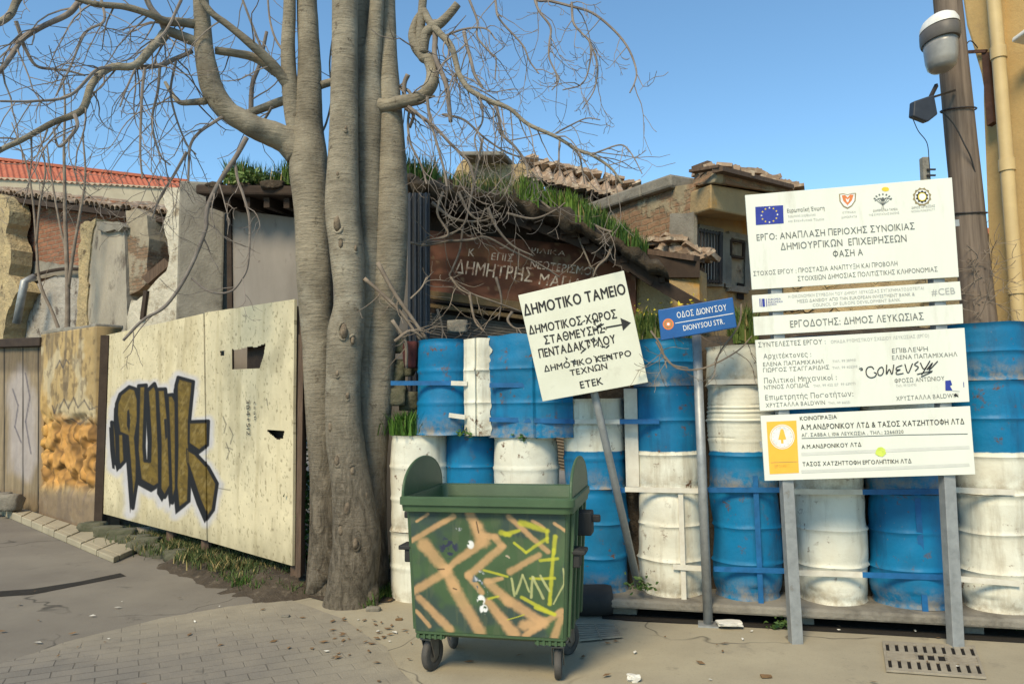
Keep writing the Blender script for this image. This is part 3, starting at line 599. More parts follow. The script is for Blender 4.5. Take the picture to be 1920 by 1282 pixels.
mb = MB(); a, b = V(88, 627, OL), V(192, 611, OL)
for i in range(9): p, q = a.lerp(b, i / 9), a.lerp(b, (i + 1) / 9); mb.beam(p + Vector((0, .2, .02 + .02 * math.sin(i * 7))), q + Vector((0, .2, .02 + .02 * math.sin(i * 7))), .42, .08)
mb.build('coping', MT['concrete'], o, bevel=.02)
mb = MB(); a = V(196, 760, OL) + Vector((.02, -.06, 0)); mb.beam((a.x, a.y, 0), (a.x, a.y, 2.95), .12, .09); tag(mb.build('timber_post', MT['wood_dark'], None, (a.x, a.y, 0)), 'dark timber post between the orange wall and the hoarding', 'post')
# ---- old plank gate
def gate_col(px, py, A):
    al = A[:, 0] * -.7 + A[:, 1] * .7; c = np.array(lin(136, 120, 95))[None, :] * (.55 + .9 * fbm(al * 16, A[:, 2] * .9, 51))[:, None]
    c = mixc(c, lin(168, 160, 158), sst(24, 2, np.minimum(sdpoly(px, py, [(20, 720), (40, 690), (60, 740), (66, 860), (50, 895), (26, 880)]), 30) + 14 * fbm(al * 6, A[:, 2] * 3, 53)) * .75)
    c = mixc(c, lin(160, 115, 50), sst(70, 84, px) * .5); c = mixc(c, lin(60, 50, 42), sst(705, 690, py) * .45)
    for x0 in (-30, 8, 43, 72): c = mixc(c, (.02, .016, .012), sst(1.6, .6, np.abs(px - x0)))
    for q in ([(24, 730), (34, 760), (28, 800), (40, 830)], [(48, 700), (56, 745), (48, 790), (58, 850)]):
        for a, b in zip(q, q[1:]): c = mixc(c, (.06, .055, .08), sst(2, .7, sdseg(px, py, a, b)) * .7)
    return c
t = thing('plank_gate', V(20, 760, DL).xy.to_3d(), 'old plank gate with faded white spray marks at the left edge', 'gate')
mb = MB(); q = [V(-60, 655, DL), V(85, 650, DL), V(83, 930, DL), V(-60, 915, DL)]; q[2].z = q[3].z = .05
rough_grid(mb, *q, 120, 110, lambda u, v: .02 * fbm(u * 14, v * .8, 55), gate_col, .08); mb.build('door', MT['paint'], t)
mb = MB(); a, b = V(-60, 651, DL), V(86, 646, DL); mb.beam(a + Vector((0, 0, .05)), b + Vector((0, 0, .05)), .22, .16); mb.build('lintel', MT['wood_dark'], t, bevel=.015)
mb = MB(); r = random.Random(8)
for i in range(7):
    q = V(-40 + i * 20, 760, DL) - Vector((.25, .42, 0)); lump(mb, (q.x, q.y, .28), .24, 60 + i, (1.25, .8, .8))
tag(mb.build('stone_step', MT['rock'], None, V(20, 760, DL).xy.to_3d(), True), 'worn row of kerb stones in front of the plank gate', 'step')

# ---- ruined house behind
t = thing('ruined_house', RF[0].lerp(RF[1], .5), 'roofless ruin with brick wall, broken pilasters and old tile eaves', 'house')
def wp(name, m, outline, line, th, ja=.06, step=.12, seed=0.0, par=None):
    mb = MB(); wall_poly(mb, outline, line, th, ja, step, seed); return mb.build(name, MT[m], par or t)
wp('brick_wall', 'brick', [(-60, 345), (335, 392), (340, 640), (-60, 640)], BP, .35, .02, .3)
wp('string_course', 'concrete', [(30, 486), (152, 500), (152, 524), (100, 518), (60, 528), (35, 560)], off(BP, -.06), .2, .05, .1, 2)
wp('plaster_infill', 'render_dirty', [(28, 580), (60, 536), (102, 518), (152, 522), (154, 660), (20, 660)], off(BP, -.12), .12, .02, .15, 3)
mb = MB(); pts = [V(x, y, off(BP, -.2)) for x, y in ((48, 528), (66, 516), (95, 508), (124, 504), (152, 505))]; mb.tube(cr([tuple(p) for p in pts], 4), .035, 6); mb.build('arch_strip', MT['wood_dark'], t)
wp('pilaster', 'adobe', [(-60, 368), (10, 366), (18, 398), (12, 440), (22, 470), (18, 510), (28, 530), (34, 545), (22, 570), (10, 600), (4, 660), (-60, 660)], RF, .42, .09, .1, 5)
mb = MB(); wall_poly(mb, [(162, 425), (196, 415), (232, 420), (236, 500), (238, 610), (240, 660), (150, 660), (150, 600)], RF, .5, .03, .12, 6); pil = mb.build('pilaster', MT['render_grey'], t)
wp('broken_edge', 'adobe', [(150, 418), (164, 406), (178, 412), (170, 440), (166, 520), (164, 580), (160, 660), (138, 660), (146, 590), (148, 500)], off(RF, -.03), .5, .10, .08, 8, pil)
mb = MB(); wall_poly(mb, [(180, 418), (226, 416), (230, 424), (222, 434), (182, 432)], off(RF, -.08), .56, .05, .1, 11); mb.build('capital', MT['concrete'], pil)
wp('pillar', 'brick_pillar', [(236, 396), (256, 390), (276, 402), (279, 450), (276, 530), (262, 545), (240, 552)], off(RF, .06), .45, .05, .1, 12)
wp('pillar', 'render_white', [(302, 362), (322, 352), (356, 350), (356, 640), (230, 640), (236, 606), (248, 560), (272, 552), (290, 530), (312, 512), (318, 480), (310, 440), (306, 415), (314, 396)], RF, .5, .05, .1, 14)
mb = MB(); a, b = V(276, 528, off(RF, .1)), V(318, 492, off(RF, .3)); mb.beam(a, b, .2, .16); a, b = V(277, 505, off(RF, .3)), V(314, 470, off(RF, .5)); mb.beam(a, b, .14, .10); mb.build('fallen_beam', MT['wood'], t)
mb = MB(); a, b = V(275, 545, off(RF, -.02)), V(268, 600, off(RF, -.02)); mb.beam(a, b, .06, .1); mb.build('strut', MT['wood_dark'], t)
# inner wall, dark side return
mb = MB(); p = V(357, 600, RF); zt = V(357, 348, RF).z; q0 = Vector((p.x, p.y, 0)); q1 = Vector((p.x + .25, p.y + 2.6, 0))
mb.hexa([q0, q0 + Vector((.12, 0, 0)), q1 + Vector((.12, 0, 0)), q1], [a + Vector((0, 0, zt)) for a in (q0, q0 + Vector((.12, 0, 0)), q1 + Vector((.12, 0, 0)), q1)]); mb.build('side_wall', MT['shed'], t)
mb = MB(); a, b = V(31, 606, off(RF, -.1)), V(46, 528, off(RF, -.1)); mb.tube([a, b, b + Vector((.05, .2, .12))], .075, 12); mb.build('drain_pipe', MT['galv'], t, smooth=True)
# eaves: wall plate and rows of broken barrel tiles
e0, e1 = V(-60, 352, off(BP, -.16)), V(338, 402, off(BP, -.16))
mb = MB(); mb.beam(e0 + Vector((0, .1, -.14)), e1 + Vector((0, .1, -.14)), .5, .10); mb.build('wall_plate', MT['wood_dark'], t)
mb = MB(); r = random.Random(3); ed = (e1 - e0).normalized(); en = Vector((-ed.y, ed.x, 0)).normalized(); en = en if en.y > 0 else -en; n_t = 46
for row in range(3):
    for i in range(n_t):
        if r.random() < .14: continue
        b = e0.lerp(e1, (i + r.uniform(-.12, .12) + .5 * (row % 2)) / n_t) + en * (row * .26 - .12) + Vector((0, 0, -.05 + row * .06 + r.uniform(-.03, .04)))
        ax = (en + Vector((0, 0, .24)) + Vector((r.uniform(-.14, .14), 0, r.uniform(-.07, .07)))).normalized(); sd_ = ax.cross(Vector((0, 0, 1))).normalized(); u_ = sd_.cross(ax)
        vs = []
        for k, (rr, off_) in enumerate(((.082, 0), (.066, .40))):
            for rad in (rr, rr - .016):
                for j in range(8): th = math.pi * j / 7; vs.append(b + ax * off_ + sd_ * rad * math.cos(th) + u_ * rad * math.sin(th))
        f = [(j, j + 1, 17 + j, 16 + j) for j in range(7)] + [(8 + j, 24 + j, 25 + j, 9 + j) for j in range(7)] + [(j, 8 + j, 9 + j, j + 1) for j in range(7)] + [(0, 16, 24, 8), (7, 15, 31, 23)]
        mb.add(vs, f)
mb.build('tile_eaves', MT['tile'], t, smooth=False)
mb = MB(); vs = [e0 + en * .15 + Vector((0, 0, -.02)), e1 + en * .15 + Vector((0, 0, -.02)), e1 + en * 1.6 + Vector((0, 0, .24)), e0 + en * 1.6 + Vector((0, 0, .24))]; mb.hexa([v - Vector((0, 0, .08)) for v in vs], vs); mb.build('roof_boards', MT['wood_dark'], t)

# ---- far house with the red roof
t = thing('red_roofed_house', P(150, 760, 28).xy.to_3d(), 'long house far behind with red tiled roof and cream wall', 'house')
a, b = P(-160, 316, 27), P(362, 352, 30); mb = MB()
def slope(mb, e0, e1, r0, r1, pitch=.24, amp=.05, nu=None, nv=14, th=.1):
    L = (e1 - e0).length; nu = nu or int(L / pitch * 6); n = (e1 - e0).cross(r0 - e0).normalized(); n = n if n.z > 0 else -n; vs = []
    for j in range(nv + 1):
        for i in range(nu + 1):
            p = e0.lerp(e1, i / nu).lerp(r0.lerp(r1, i / nu), j / nv); vs.append(p + n * (amp * math.cos(2 * math.pi * L * i / nu / pitch) + .03 * (1 - (j % 2)) + .02 * nz(p, 1.5)))
    mb.add(vs, [(j * (nu + 1) + i, j * (nu + 1) + i + 1, (j + 1) * (nu + 1) + i + 1, (j + 1) * (nu + 1) + i) for j in range(nv) for i in range(nu)])
slope(mb, a + Vector((0, 0, -.25)), b + Vector((0, 0, -.12)), P(-160, 282, 29.5), P(352, 343, 31.4), .20, .032)
mb.build('roof', MT['tile_red'], t, smooth=True)
mb = MB(); c0, c1 = Vector((a.x, a.y + .06, 0)), Vector((b.x, b.y + .06, 0)); bk = Vector((.7, 6, 0))
mb.hexa([c0, c1, c1 + bk, c0 + bk], [Vector((c0.x, c0.y, a.z - .12)), Vector((c1.x, c1.y, b.z - .02)), Vector((c1.x, c1.y, b.z - .02)) + bk, Vector((c0.x, c0.y, a.z - .12)) + bk]); mb.build('wall', MT['wall_far'], t)
mb = MB(); mb.beam(P(-160, 283, 29.45) + Vector((0, 0, .06)), P(354, 343, 31.35) + Vector((0, 0, .06)), .2, .12); mb.build('ridge', MT['tile_red'], t)

# ================================================================== CENTRE: shed behind the tree, shop, stone ruin
SH = LN(430, 9.9, 820, 9.2)
t = thing('shed', V(600, 760, SH).xy.to_3d(), 'grey walled shed with overhanging turf roof behind the tree trunks', 'shed')
def wq(mb, pts, line, th): wall_poly(mb, pts, line, th, 0)
mb = MB(); wq(mb, [(432, 392), (548, 408), (800, 438), (800, 780), (432, 780)], SH, .15); w_ = mb.build('wall', MT['shed'], t)
mb = MB(); wq(mb, [(425, 400), (433, 391), (436, 700), (426, 700)], off(SH, -.03), .22); mb.build('corner_post', MT['wood_dark'], t)
mb = MB(); a, b = V(366, 345, off(SH, -.5)), V(830, 352, off(SH, -.5)); bk = Vector((.9, 4.2, .25)); low = Vector((0, 0, -.13))
mb.hexa([a + low, b + low, b + bk + low, a + bk + low], [a, b, b + bk, a + bk]); mb.build('roof_slab', MT['wood_dark'], t, bevel=.03)
for k in np.linspace(.04, .96, 12): mb = MB(); p = a.lerp(b, k) + Vector((0, 0, -.2)); mb.beam(p + Vector((.02, .1, 0)), p + bk, .08, .13); mb.build('rafter', MT['wood_dark'], t)
mb = MB(); c0, c1 = Vector((a.x + .8, a.y + 3.6, 0)), Vector((b.x + .8, b.y + 3.6, 0)); mb.beam(c0 + Vector((0, 0, 2.35)), c1 + Vector((0, 0, 2.35)), .2, 4.6); mb.build('back_wall', MT['near_black'], t)  # near-black colour stands in for the darkness inside the shed
mb = MB(); r = random.Random(5); pts = []
for i in range(40): p = a.lerp(b, i / 39) + bk * r.uniform(.0, .2); lump(mb, p + Vector((0, .05, .0)), r.uniform(.06, .14), i, (1.6, 1.2, .55))
mb.build('roof_earth', MT['soil'], t, smooth=True)
# grey block at the left end of the roof
mb = MB(); p = V(392, 400, off(SH, .5)); mb.box((p.x - .05, p.y, p.z - 1.2), (.62, .5, 3.2), .2); mb.build('side_block', MT['concrete'], t, bevel=.03)

def turf(name, corners, n, h, seed, label, kind='stuff', w=.012, **k):
    mb = MB(); r = random.Random(seed); pts = []
    for i in range(n):
        u, v = r.random(), r.random() ** 1.4; c = [Vector(q) for q in corners]
        p = c[0].lerp(c[1], u).lerp(c[3].lerp(c[2], u), v)
        if nz(p * 2.1 + Vector((seed, 0, 0))) > -.18: pts.append(p)
    grass(mb, pts, h, w, seed, **k); leaves(mb, [p + Vector((0, 0, r.uniform(.0, h * .5))) for p in pts[::9]], .075, seed, ((.05, .09, .02), (.13, .17, .05))); o = mb.build(name, MT['grass']); return tag(o, label, 'grass', None, kind)
a2, b2 = V(420, 345, off(SH, -.45)), V(560, 345, off(SH, -.45)); turf('grass', [a2, b2, b2 + bk * .3, a2 + bk * .3], 2600, .34, 1, 'tall green grass on the turf roof left of the trunks', w=.011)
a2, b2 = V(745, 345, off(SH, -.45)), V(850, 352, off(SH, -.45)); turf('grass', [a2, b2, b2 + bk * .3, a2 + bk * .3], 2000, .36, 2, 'tall green grass on the turf roof right of the trunks', c=((.02, .07, .012), (.06, .13, .02)))
mb = MB(); r = random.Random(6); p = V(462, 332, off(SH, -.45)); leaves(mb, [p + Vector((r.gauss(0, .12), r.gauss(0, .08), r.gauss(.0, .05))) for _ in range(160)], .08, 3, ((.10, .16, .04), (.20, .28, .08)))
tag(mb.build('roof_weed', MT['leaf'], None, p), 'pale leafy weed at the front edge of the turf roof', 'plant')

SP = LN(800, 9.1, 1200, 8.3)
t = thing('old_shop', V(980, 760, SP).xy.to_3d(), 'abandoned shop with faded red fascia lettering and overgrown sagging roof', 'shop')
mb = MB(); wq(mb, [(800, 330), (1000, 360), (1185, 450), (1330, 590), (1330, 800), (800, 800)], off(SP, .12), .2); mb.build('wall', MT['wood_dark'], t)  # wall coloured dark to stand for the shadow below the eave
def fascia_col(px, py, A):
    c = np.array((.20, .080, .045))[None, :] * (.5 + .95 * fbm(A[:, 0] * 2.2, A[:, 2] * 2.6, 61))[:, None]
    c = mixc(c, (.20, .10, .045), sst(.55, .68, fbm(A[:, 0] * 5, A[:, 2] * 9, 63)) * .6); c = mixc(c, (.05, .02, .012), sst(.54, .66, fbm(A[:, 0] * 3, A[:, 2] * 5, 65)) * .7)
    return mixc(c, (.24, .16, .09), sst(.66, .72, fbm(A[:, 0] * 14, A[:, 2] * 14, 66)) * .6)
mb = MB(); rough_grid(mb, V(803, 432, SP), V(1192, 470, SP), V(1192, 592, SP), V(803, 546, SP), 110, 40, None, fascia_col, .06); fs = mb.build('fascia', MT['paint'], t)
mb = MB(); sn = (SP[1] - SP[0]).normalized(); sn = Vector((-sn.y, sn.x, 0)); p0 = SP[0]
LT = 'shop_letters'
write(mb, 'ΔΗΜΗΤΡΗΣ', (853, 512), (998, 529), 26, p0, sn, 0, .012, .006); write(mb, 'ΜΑΠΑΣ', (1010, 533), (1108, 548), 22, p0, sn, 0, .01, .006)
write(mb, 'Κ', (878, 480), (889, 481), 15, p0, sn, 0, .01, .006); write(mb, 'ΕΠΙΣ', (921, 487), (962, 491), 14, p0, sn, 0, .008, .006)
write(mb, 'ΝΕΩΤΕΡΙΣΜΟΙ', (994, 502), (1112, 517), 15, p0, sn, 0, .008, .006); write(mb, 'ΨΙΛΙΚΑ', (990, 473), (1060, 480), 9, p0, sn, 0, .004, .006)
q = N('faded shop lettering'); wear = q.rng(q.noise(13, 8, .72), .44, .60); 
c = q.mix(wear, (.64, .54, .43), (.22, .085, .045)); MT['faded'] = q.done(c, .9)
mb.build('lettering', MT['faded'], fs)
mb = MB(); mb.beam(V(803, 553, off(SP, -.06)), V(1192, 602, off(SP, -.06)), .16, .10); mb.build('beam', MT['woodyel'], t, bevel=.008); mb = MB(); mb.beam(V(803, 573, off(SP, -.03)), V(1192, 622, off(SP, -.03)), .14, .05); mb.build('beam', MT['woodyel'], t, bevel=.008)
mb = MB(); mb.beam(V(803, 562, off(SP, -.08)), V(1192, 612, off(SP, -.08)), .10, .03); mb.build('dark_batten', MT['wood_dark'], t)
mb = MB(); a, b = V(803, 586, off(SP, .05)), V(1192, 634, off(SP, .05)); vs = []
nr_ = 46
for i in range(nr_): 
    dz = -i * .036
    for s_ in (0, 1): vs += [Vector((a.x, a.y - (.012 if s_ else 0), a.z + dz - .018 * s_)), Vector((b.x, b.y - (.012 if s_ else 0), b.z + dz - .018 * s_))]
mb.add(vs, [(2 * i, 2 * i + 1, 2 * i + 3, 2 * i + 2) for i in range(2 * nr_ - 1)]); mb.build('roller_shutter', MT['shutter'], t)
# sagging roof: earth over boards
prof = [(757, 352), (800, 366), (860, 372), (920, 384), (980, 398), (1040, 420), (1100, 442), (1150, 466), (1200, 492), (1250, 520)]
tops = [(757, 322), (800, 338), (860, 346), (920, 352), (980, 362), (1040, 382), (1100, 408), (1150, 438), (1200, 470), (1250, 505)]
FR = off(SP, -.55); mb = MB(); vs = []; ns = len(prof)
P1 = cr(prof, 6); T1 = cr(tops, 6)
for i, (p, q) in enumerate(zip(P1, T1)):
    lo, hi = V(*p, FR), V(*q, FR); x = i * .3
    nn = lambda k: Vector((nz((x, k, 0), 1.3), nz((x, k, 5), 1.3), nz((x, k, 9), 1.1))) * .11
    bk1 = Vector((.22, .9, .10)); bk2 = Vector((.5, 2.0, .12))
    vs += [lo + bk1 - Vector((0, 0, .12)), lo + nn(0), lo.lerp(hi, .5) - Vector((.02, .10, 0)) + nn(1), hi + Vector((0, .06, 0)) + nn(2), hi + bk1 * .5 + nn(3), hi + bk1 + nn(4), hi + bk2 + nn(5)]
k = 7; n_ = len(P1); mb.add(vs, [(i * k + j, i * k + j + 1, (i + 1) * k + j + 1, (i + 1) * k + j) for i in range(n_ - 1) for j in range(k - 1)])
mb.build('roof', MT['soil'], t, smooth=True)
r = random.Random(14)
for i in range(26):
    mb = MB(); f = i / 25 * (n_ - 1); p = V(*P1[int(f)], FR) + Vector((r.uniform(-.03, .03), r.uniform(.10, .2), -.02 + r.uniform(-.03, .04))); mb.beam(p, p + Vector((.24, 1.0, .06)), r.uniform(.05, .09), r.uniform(.05, .09)); mb.build('rafter', MT['wood_dark'], t)
mb = MB()
for i in range(0, n_ - 6, 5): mb.beam(V(*P1[i], off(FR, .2)) + Vector((0, 0, -.10)), V(*P1[i + 6], off(FR, .2)) + Vector((0, 0, -.10 + r.uniform(-.05, .03))), .07, .10)
mb.build('eave_plank', MT['wood_dark'], t)
def strip_turf(i0, i1, n, h, seed, label, **k_):
    mb = MB(); r = random.Random(seed); pts = []
    for _ in range(n):
        f = r.uniform(i0, i1); i = int(f); j = r.choice((2, 3, 3, 4, 4, 5)); a = Vector(vs[i * k + j]).lerp(Vector(vs[(i + 1) * k + j]), f - i); b = Vector(vs[i * k + min(6, j + 1)]); p = a.lerp(b, r.random())
        if nz(p * 2.4 + Vector((seed, 0, 0))) > -.1: pts.append(p)
    grass(mb, pts, h, .010, seed, **k_); tag(mb.build('grass', MT['grass']), label, 'grass', None, 'stuff')
strip_turf(8, 26, 1700, .17, 21, 'sparse dry green grass on the sagging shop roof edge', c=((.06, .10, .02), (.13, .17, .05)), dry=.35)
strip_turf(24, 36, 2300, .24, 22, 'bright green grass tuft low on the sagging shop roof', c=((.06, .13, .012), (.13, .22, .03)))
strip_turf(36, 48, 1500, .22, 23, 'dark green grass at the lower end of the shop roof', c=((.025, .07, .012), (.08, .15, .02)))

# corrugated sheet beside the trunk
mb = MB(); a, b = P(764, 362, 8.35), P(806, 362, 8.25); z0 = 1.2; vs = []; n_ = 60
for i in range(n_ + 1):
    p = a.lerp(b, i / n_); w_ = .022 * math.cos(i / n_ * 2 * math.pi * 4.2); vs += [Vector((p.x, p.y + w_, z0)), Vector((p.x, p.y + w_, p.z)), Vector((p.x, p.y + w_ + .006, p.z)), Vector((p.x, p.y + w_ + .006, z0))]
mb.add(vs, [(4 * i + j, 4 * i + (j + 1) % 4, 4 * i + 4 + (j + 1) % 4, 4 * i + 4 + j) for i in range(n_) for j in range(4)])
tag(mb.build('corrugated_sheet', MT['corr'], None, (a.x, a.y, z0), True, angle=50), 'upright blue grey corrugated zinc sheet right of the trunks', 'metal sheet')
mb = MB(); p = P(756, 760, 8.5); mb.box((p.x - .1, p.y, 1.7), (.5, .06, 3.4), -.2); tag(mb.build('plank_screen', MT['shed'], None, (p.x, p.y, 0)), 'dark plank screen in the gap behind the right trunk', 'screen')

# stone ruin and its tiled roof behind the shop
t = thing('stone_ruin', P(930, 760, 12).xy.to_3d(), 'yellow rubble stone gable with broken tiled roof beyond the shop', 'ruin')
SR = LN(820, 12.2, 1040, 11.6)
mb = MB(); wall_poly(mb, [(838, 352), (850, 318), (876, 302), (884, 292), (924, 291), (948, 300), (986, 308), (1004, 330), (1014, 352), (1020, 470), (838, 470)], SR, .5, .12, .12, 3); mb.build('gable_wall', MT['stone_y'], t)
mb = MB(); mb.beam(V(876, 300, off(SR, -.05)), V(956, 300, off(SR, -.05)), .7, .07); mb.build('coping', MT['concrete'], t, bevel=.02)
mb = MB(); a, b, c, d = P(992, 342, 11.3), P(1205, 384, 10.9), P(985, 308, 12.7), P(1192, 358, 12.3)
slope(mb, a, b, c, d, .19, .055, nv=9); mb.build('roof', MT['tile'], t, smooth=True)
mb = MB(); r = random.Random(9)
for i in range(40):
    p = c.lerp(d, i / 39) + Vector((r.uniform(-.05, .05), r.uniform(-.1, .05), r.uniform(-.02, .06))); mb.box(p, (.16, .36, .05), r.uniform(-.3, .3), Matrix.Rotation(r.uniform(-.4, .4), 3, 'Y') @ Matrix.Rotation(r.uniform(-.5, .1), 3, 'X'))
for i in range(30):
    p = a.lerp(b, i / 29) + Vector((0, -.05, r.uniform(.0, .06))); mb.box(p, (.17, .34, .04), r.uniform(-.2, .2), Matrix.Rotation(r.uniform(-.3, .3), 3, 'Y'))
mb.build('loose_tiles', MT['tile'], t)
for k_ in np.linspace(.02, .98, 12): mb = MB(); p = a.lerp(b, k_); q = c.lerp(d, k_); mb.beam(p + Vector((0, -.1, -.12)), q + Vector((0, 0, -.12)), .08, .1); mb.build('rafter', MT['wood'], t)
for x in (1074, 1100, 1150): mb = MB(); p = P(x, 350, 11.1); q = P(x, 400, 11.1); mb.beam(p, q, .07, .07); mb.build('post', MT['wood'], t)
mb = MB(); mb.beam(P(1020, 400, 12.3), P(1205, 410, 12), .2, .9); mb.build('inner_wall', MT['wood_dark'], t)

# ================================================================== RIGHT: brick building with barred window
LF = LN(1105, 10.2, 1302, 8.3); FF = LN(1302, 8.3, 1480, 9.8)
t = thing('corner_building', V(1302, 760, LF).xy.to_3d(), 'derelict ochre corner building with barred window and tile debris roof', 'building')
mb = MB(); wall_poly(mb, [(1100, 404), (1140, 392), (1200, 372), (1262, 350), (1302, 344), (1302, 700), (1100, 700)], LF, .02, .0, .15, 4); mb.build('side_wall', MT['brick_ochre'], t)
mb = MB(); A = [(1102, 404), (1170, 381), (1230, 361), (1286, 343)]
for p, q in zip(A, A[1:]): mb.beam(V(*p, off(LF, .15)) + Vector((0, 0, .0)), V(*q, off(LF, .15)), .48, .16)
mb.build('parapet', MT['concrete'], t, bevel=.03)
mb = MB(); wall_poly(mb, [(1256, 402), (1301, 398), (1301, 470), (1254, 474)], off(LF, -.035), .05, .02, .1, 9); mb.build('concrete_pier', MT['concrete'], t)
mb = MB(); wall_poly(mb, [(1302.5, 344), (1480, 372), (1480, 700), (1302.5, 700)], FF, .3, 0); mb.build('front_wall', MT['render_ochre'], t)
# box over the window
def hx(n, pts, m, **k): mb = MB(); mb.hexa(*pts); return mb.build(n, MT[m], t, **k)
b_ = [P(1288, 406, 8.35), P(1333, 393, 7.75), P(1490, 424, 9.25), P(1470, 430, 10.3)]; u_ = [P(1288, 362, 8.35), P(1333, 345, 7.75), P(1490, 372, 9.25), P(1470, 372, 10.3)]
hx('canopy_box', (b_, u_), 'render_ochre', bevel=.02)
b2 = [P(1296, 350, 8.3), P(1338, 343, 7.65), P(1500, 368, 9.2), P(1480, 372, 10.4)]; u2 = [P(1304, 322, 8.3), P(1350, 315, 7.7), P(1500, 356, 9.3), P(1480, 352, 10.4)]
hx('broken_cornice', (b2, u2), 'brick_ochre', bevel=.03)
mb = MB(); r = random.Random(12)
for i in range(70):
    k_ = r.random(); p = u2[0].lerp(u2[1], r.random()).lerp(u2[3].lerp(u2[2], r.random()), k_) + Vector((0, r.uniform(-.05, .1), r.uniform(-.02, .05)))
    mb.box(p, (r.uniform(.08, .2), r.uniform(.12, .3), r.uniform(.03, .06)), r.uniform(-1, 1), Matrix.Rotation(r.uniform(-.5, .5), 3, 'Y') @ Matrix.Rotation(r.uniform(-.4, .4), 3, 'Z'))
mb.build('tile_debris', MT['tile'], t)
for p_, q_, w1_, h1_ in ((P(1297, 322, 7.9), P(1352, 313, 7.6), .10, .03), (P(1300, 317, 8.2), P(1330, 306, 8.0), .06, .05), (P(1345, 318, 7.6), P(1480, 352, 9.0), .12, .05)): mb = MB(); mb.beam(p_, q_, w1_, h1_); mb.build('broken_board', MT['wood'], t)
# windows
def window(c4, pane_m, bars):
    mb = MB(); q = [V(x, y, off(FF, -.03)) for x, y in c4]
    for i in range(4): mb.beam(q[i], q[(i + 1) % 4], .08, .05, ref=Vector((.3, -.9, .1)))
    w = mb.build('window', MT['concrete'], t)
    mb = MB(); mb.prism([V(x, y, off(FF, -.008)) for x, y in c4], (0, .004, 0)); mb.build('pane', MT[pane_m], w)
    if bars:
        mb = MB(); q = [V(x, y, off(FF, -.10)) for x, y in c4]
        for i in range(9): mb.tube([q[0].lerp(q[1], i / 8), q[3].lerp(q[2], i / 8)], .011, 6)
        for k_ in (.04, .5, .96): mb.beam(q[0].lerp(q[3], k_), q[1].lerp(q[2], k_), .02, .03)
        p = q[1].lerp(q[0], .1); p2 = q[2].lerp(q[3], .1); mb.beam(p, p2, .035, .035); mb.build('grille', MT['iron'], w)
window([(1309, 427), (1354, 436), (1353, 532), (1308, 530)], 'glass_old', True)
window([(1364, 440), (1400, 448), (1400, 545), (1364, 540)], 'brick_pillar', False)
mb = MB(); q = [V(x, y, off(FF, -.06)) for x, y in ((1370, 450), (1395, 455), (1394, 484), (1370, 480))]
for i in range(4): mb.beam(q[i], q[(i + 1) % 4], .03, .03, ref=Vector((.3, -.9, .1)))
mb.build('sash', MT['wood_dark'], t)
mb = MB(); mb.prism([V(x, y, off(FF, -.045)) for x, y in ((1376, 446), (1389, 449), (1388, 457), (1377, 455))], (0, .01, 0)); mb.build('white_scrap', MT['paper'], t)
mb = MB(); mb.prism([V(x, y, off(FF, -.03)) for x, y in ((1383, 530), (1395, 532), (1395, 562), (1383, 560))], (0, .02, 0)); mb.build('vent', MT['black_void'], t)
# lean-to eave of the side wall with broken tiles
mb = MB(); a, b = P(1168, 466, 8.7), P(1312, 486, 7.95)
mb.beam(a, b, .22, .06); mb.beam(a + Vector((.1, .3, -.12)), b + Vector((.1, .3, -.10)), .1, .12); mb.build('lean_to_eave', MT['wood'], t)
mb = MB(); r = random.Random(31)
for i in range(60):
    k_ = r.random(); p = a.lerp(b, k_) + Vector((r.uniform(0, .3), r.uniform(0, .55), r.uniform(0, .15) + .12 * (1 - abs(k_ - .35) * 2) * r.random())); mb.box(p, (r.uniform(.1, .2), r.uniform(.16, .34), r.uniform(.03, .07)), r.uniform(-1, 1), Matrix.Rotation(r.uniform(-.6, .6), 3, 'Y') @ Matrix.Rotation(r.uniform(-.9, .9), 3, 'Z'))
for i in range(16): p = a.lerp(b, r.uniform(.05, .9)) + Vector((r.uniform(.1, .3), r.uniform(.1, .5), .05)); lump(mb, p, r.uniform(.06, .14), i + 5, (1.3, 1, .8))
mb.build('eave_debris', MT['tile'], t)
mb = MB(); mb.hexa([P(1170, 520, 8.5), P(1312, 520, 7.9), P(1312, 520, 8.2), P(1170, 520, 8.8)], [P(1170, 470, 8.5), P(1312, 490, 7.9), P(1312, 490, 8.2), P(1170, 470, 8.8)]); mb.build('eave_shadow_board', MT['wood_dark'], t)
lo = LN(1150, 8.55, 1312, 8.0)
mb = MB(); wall_poly(mb, [(1165, 488), (1312, 506), (1312, 800), (1165, 800)], lo, .25, .02, .2, 3); mb.build('lower_wall', MT['render_ochre'], t)
mb = MB(); mb.beam(P(1176, 497, 8.1), P(1345, 596, 7.5), .09, .12); mb.build('verge_board', MT['wood_dark'], t)
mb = MB(); wall_poly(mb, [(1470, 430), (1560, 445), (1640, 436), (1838, 452), (1838, 800), (1470, 800)], LN(1470, 9.4, 1840, 8.2), .3, .04, .2, 7); mb.build('yard_wall', MT['stone_y'], t)
mb = MB(); mb.beam(P(1312, 690, 7.9), P(1480, 690, 9.2), .2, 1.0); mb.build('base_wall', MT['render_ochre'], t)

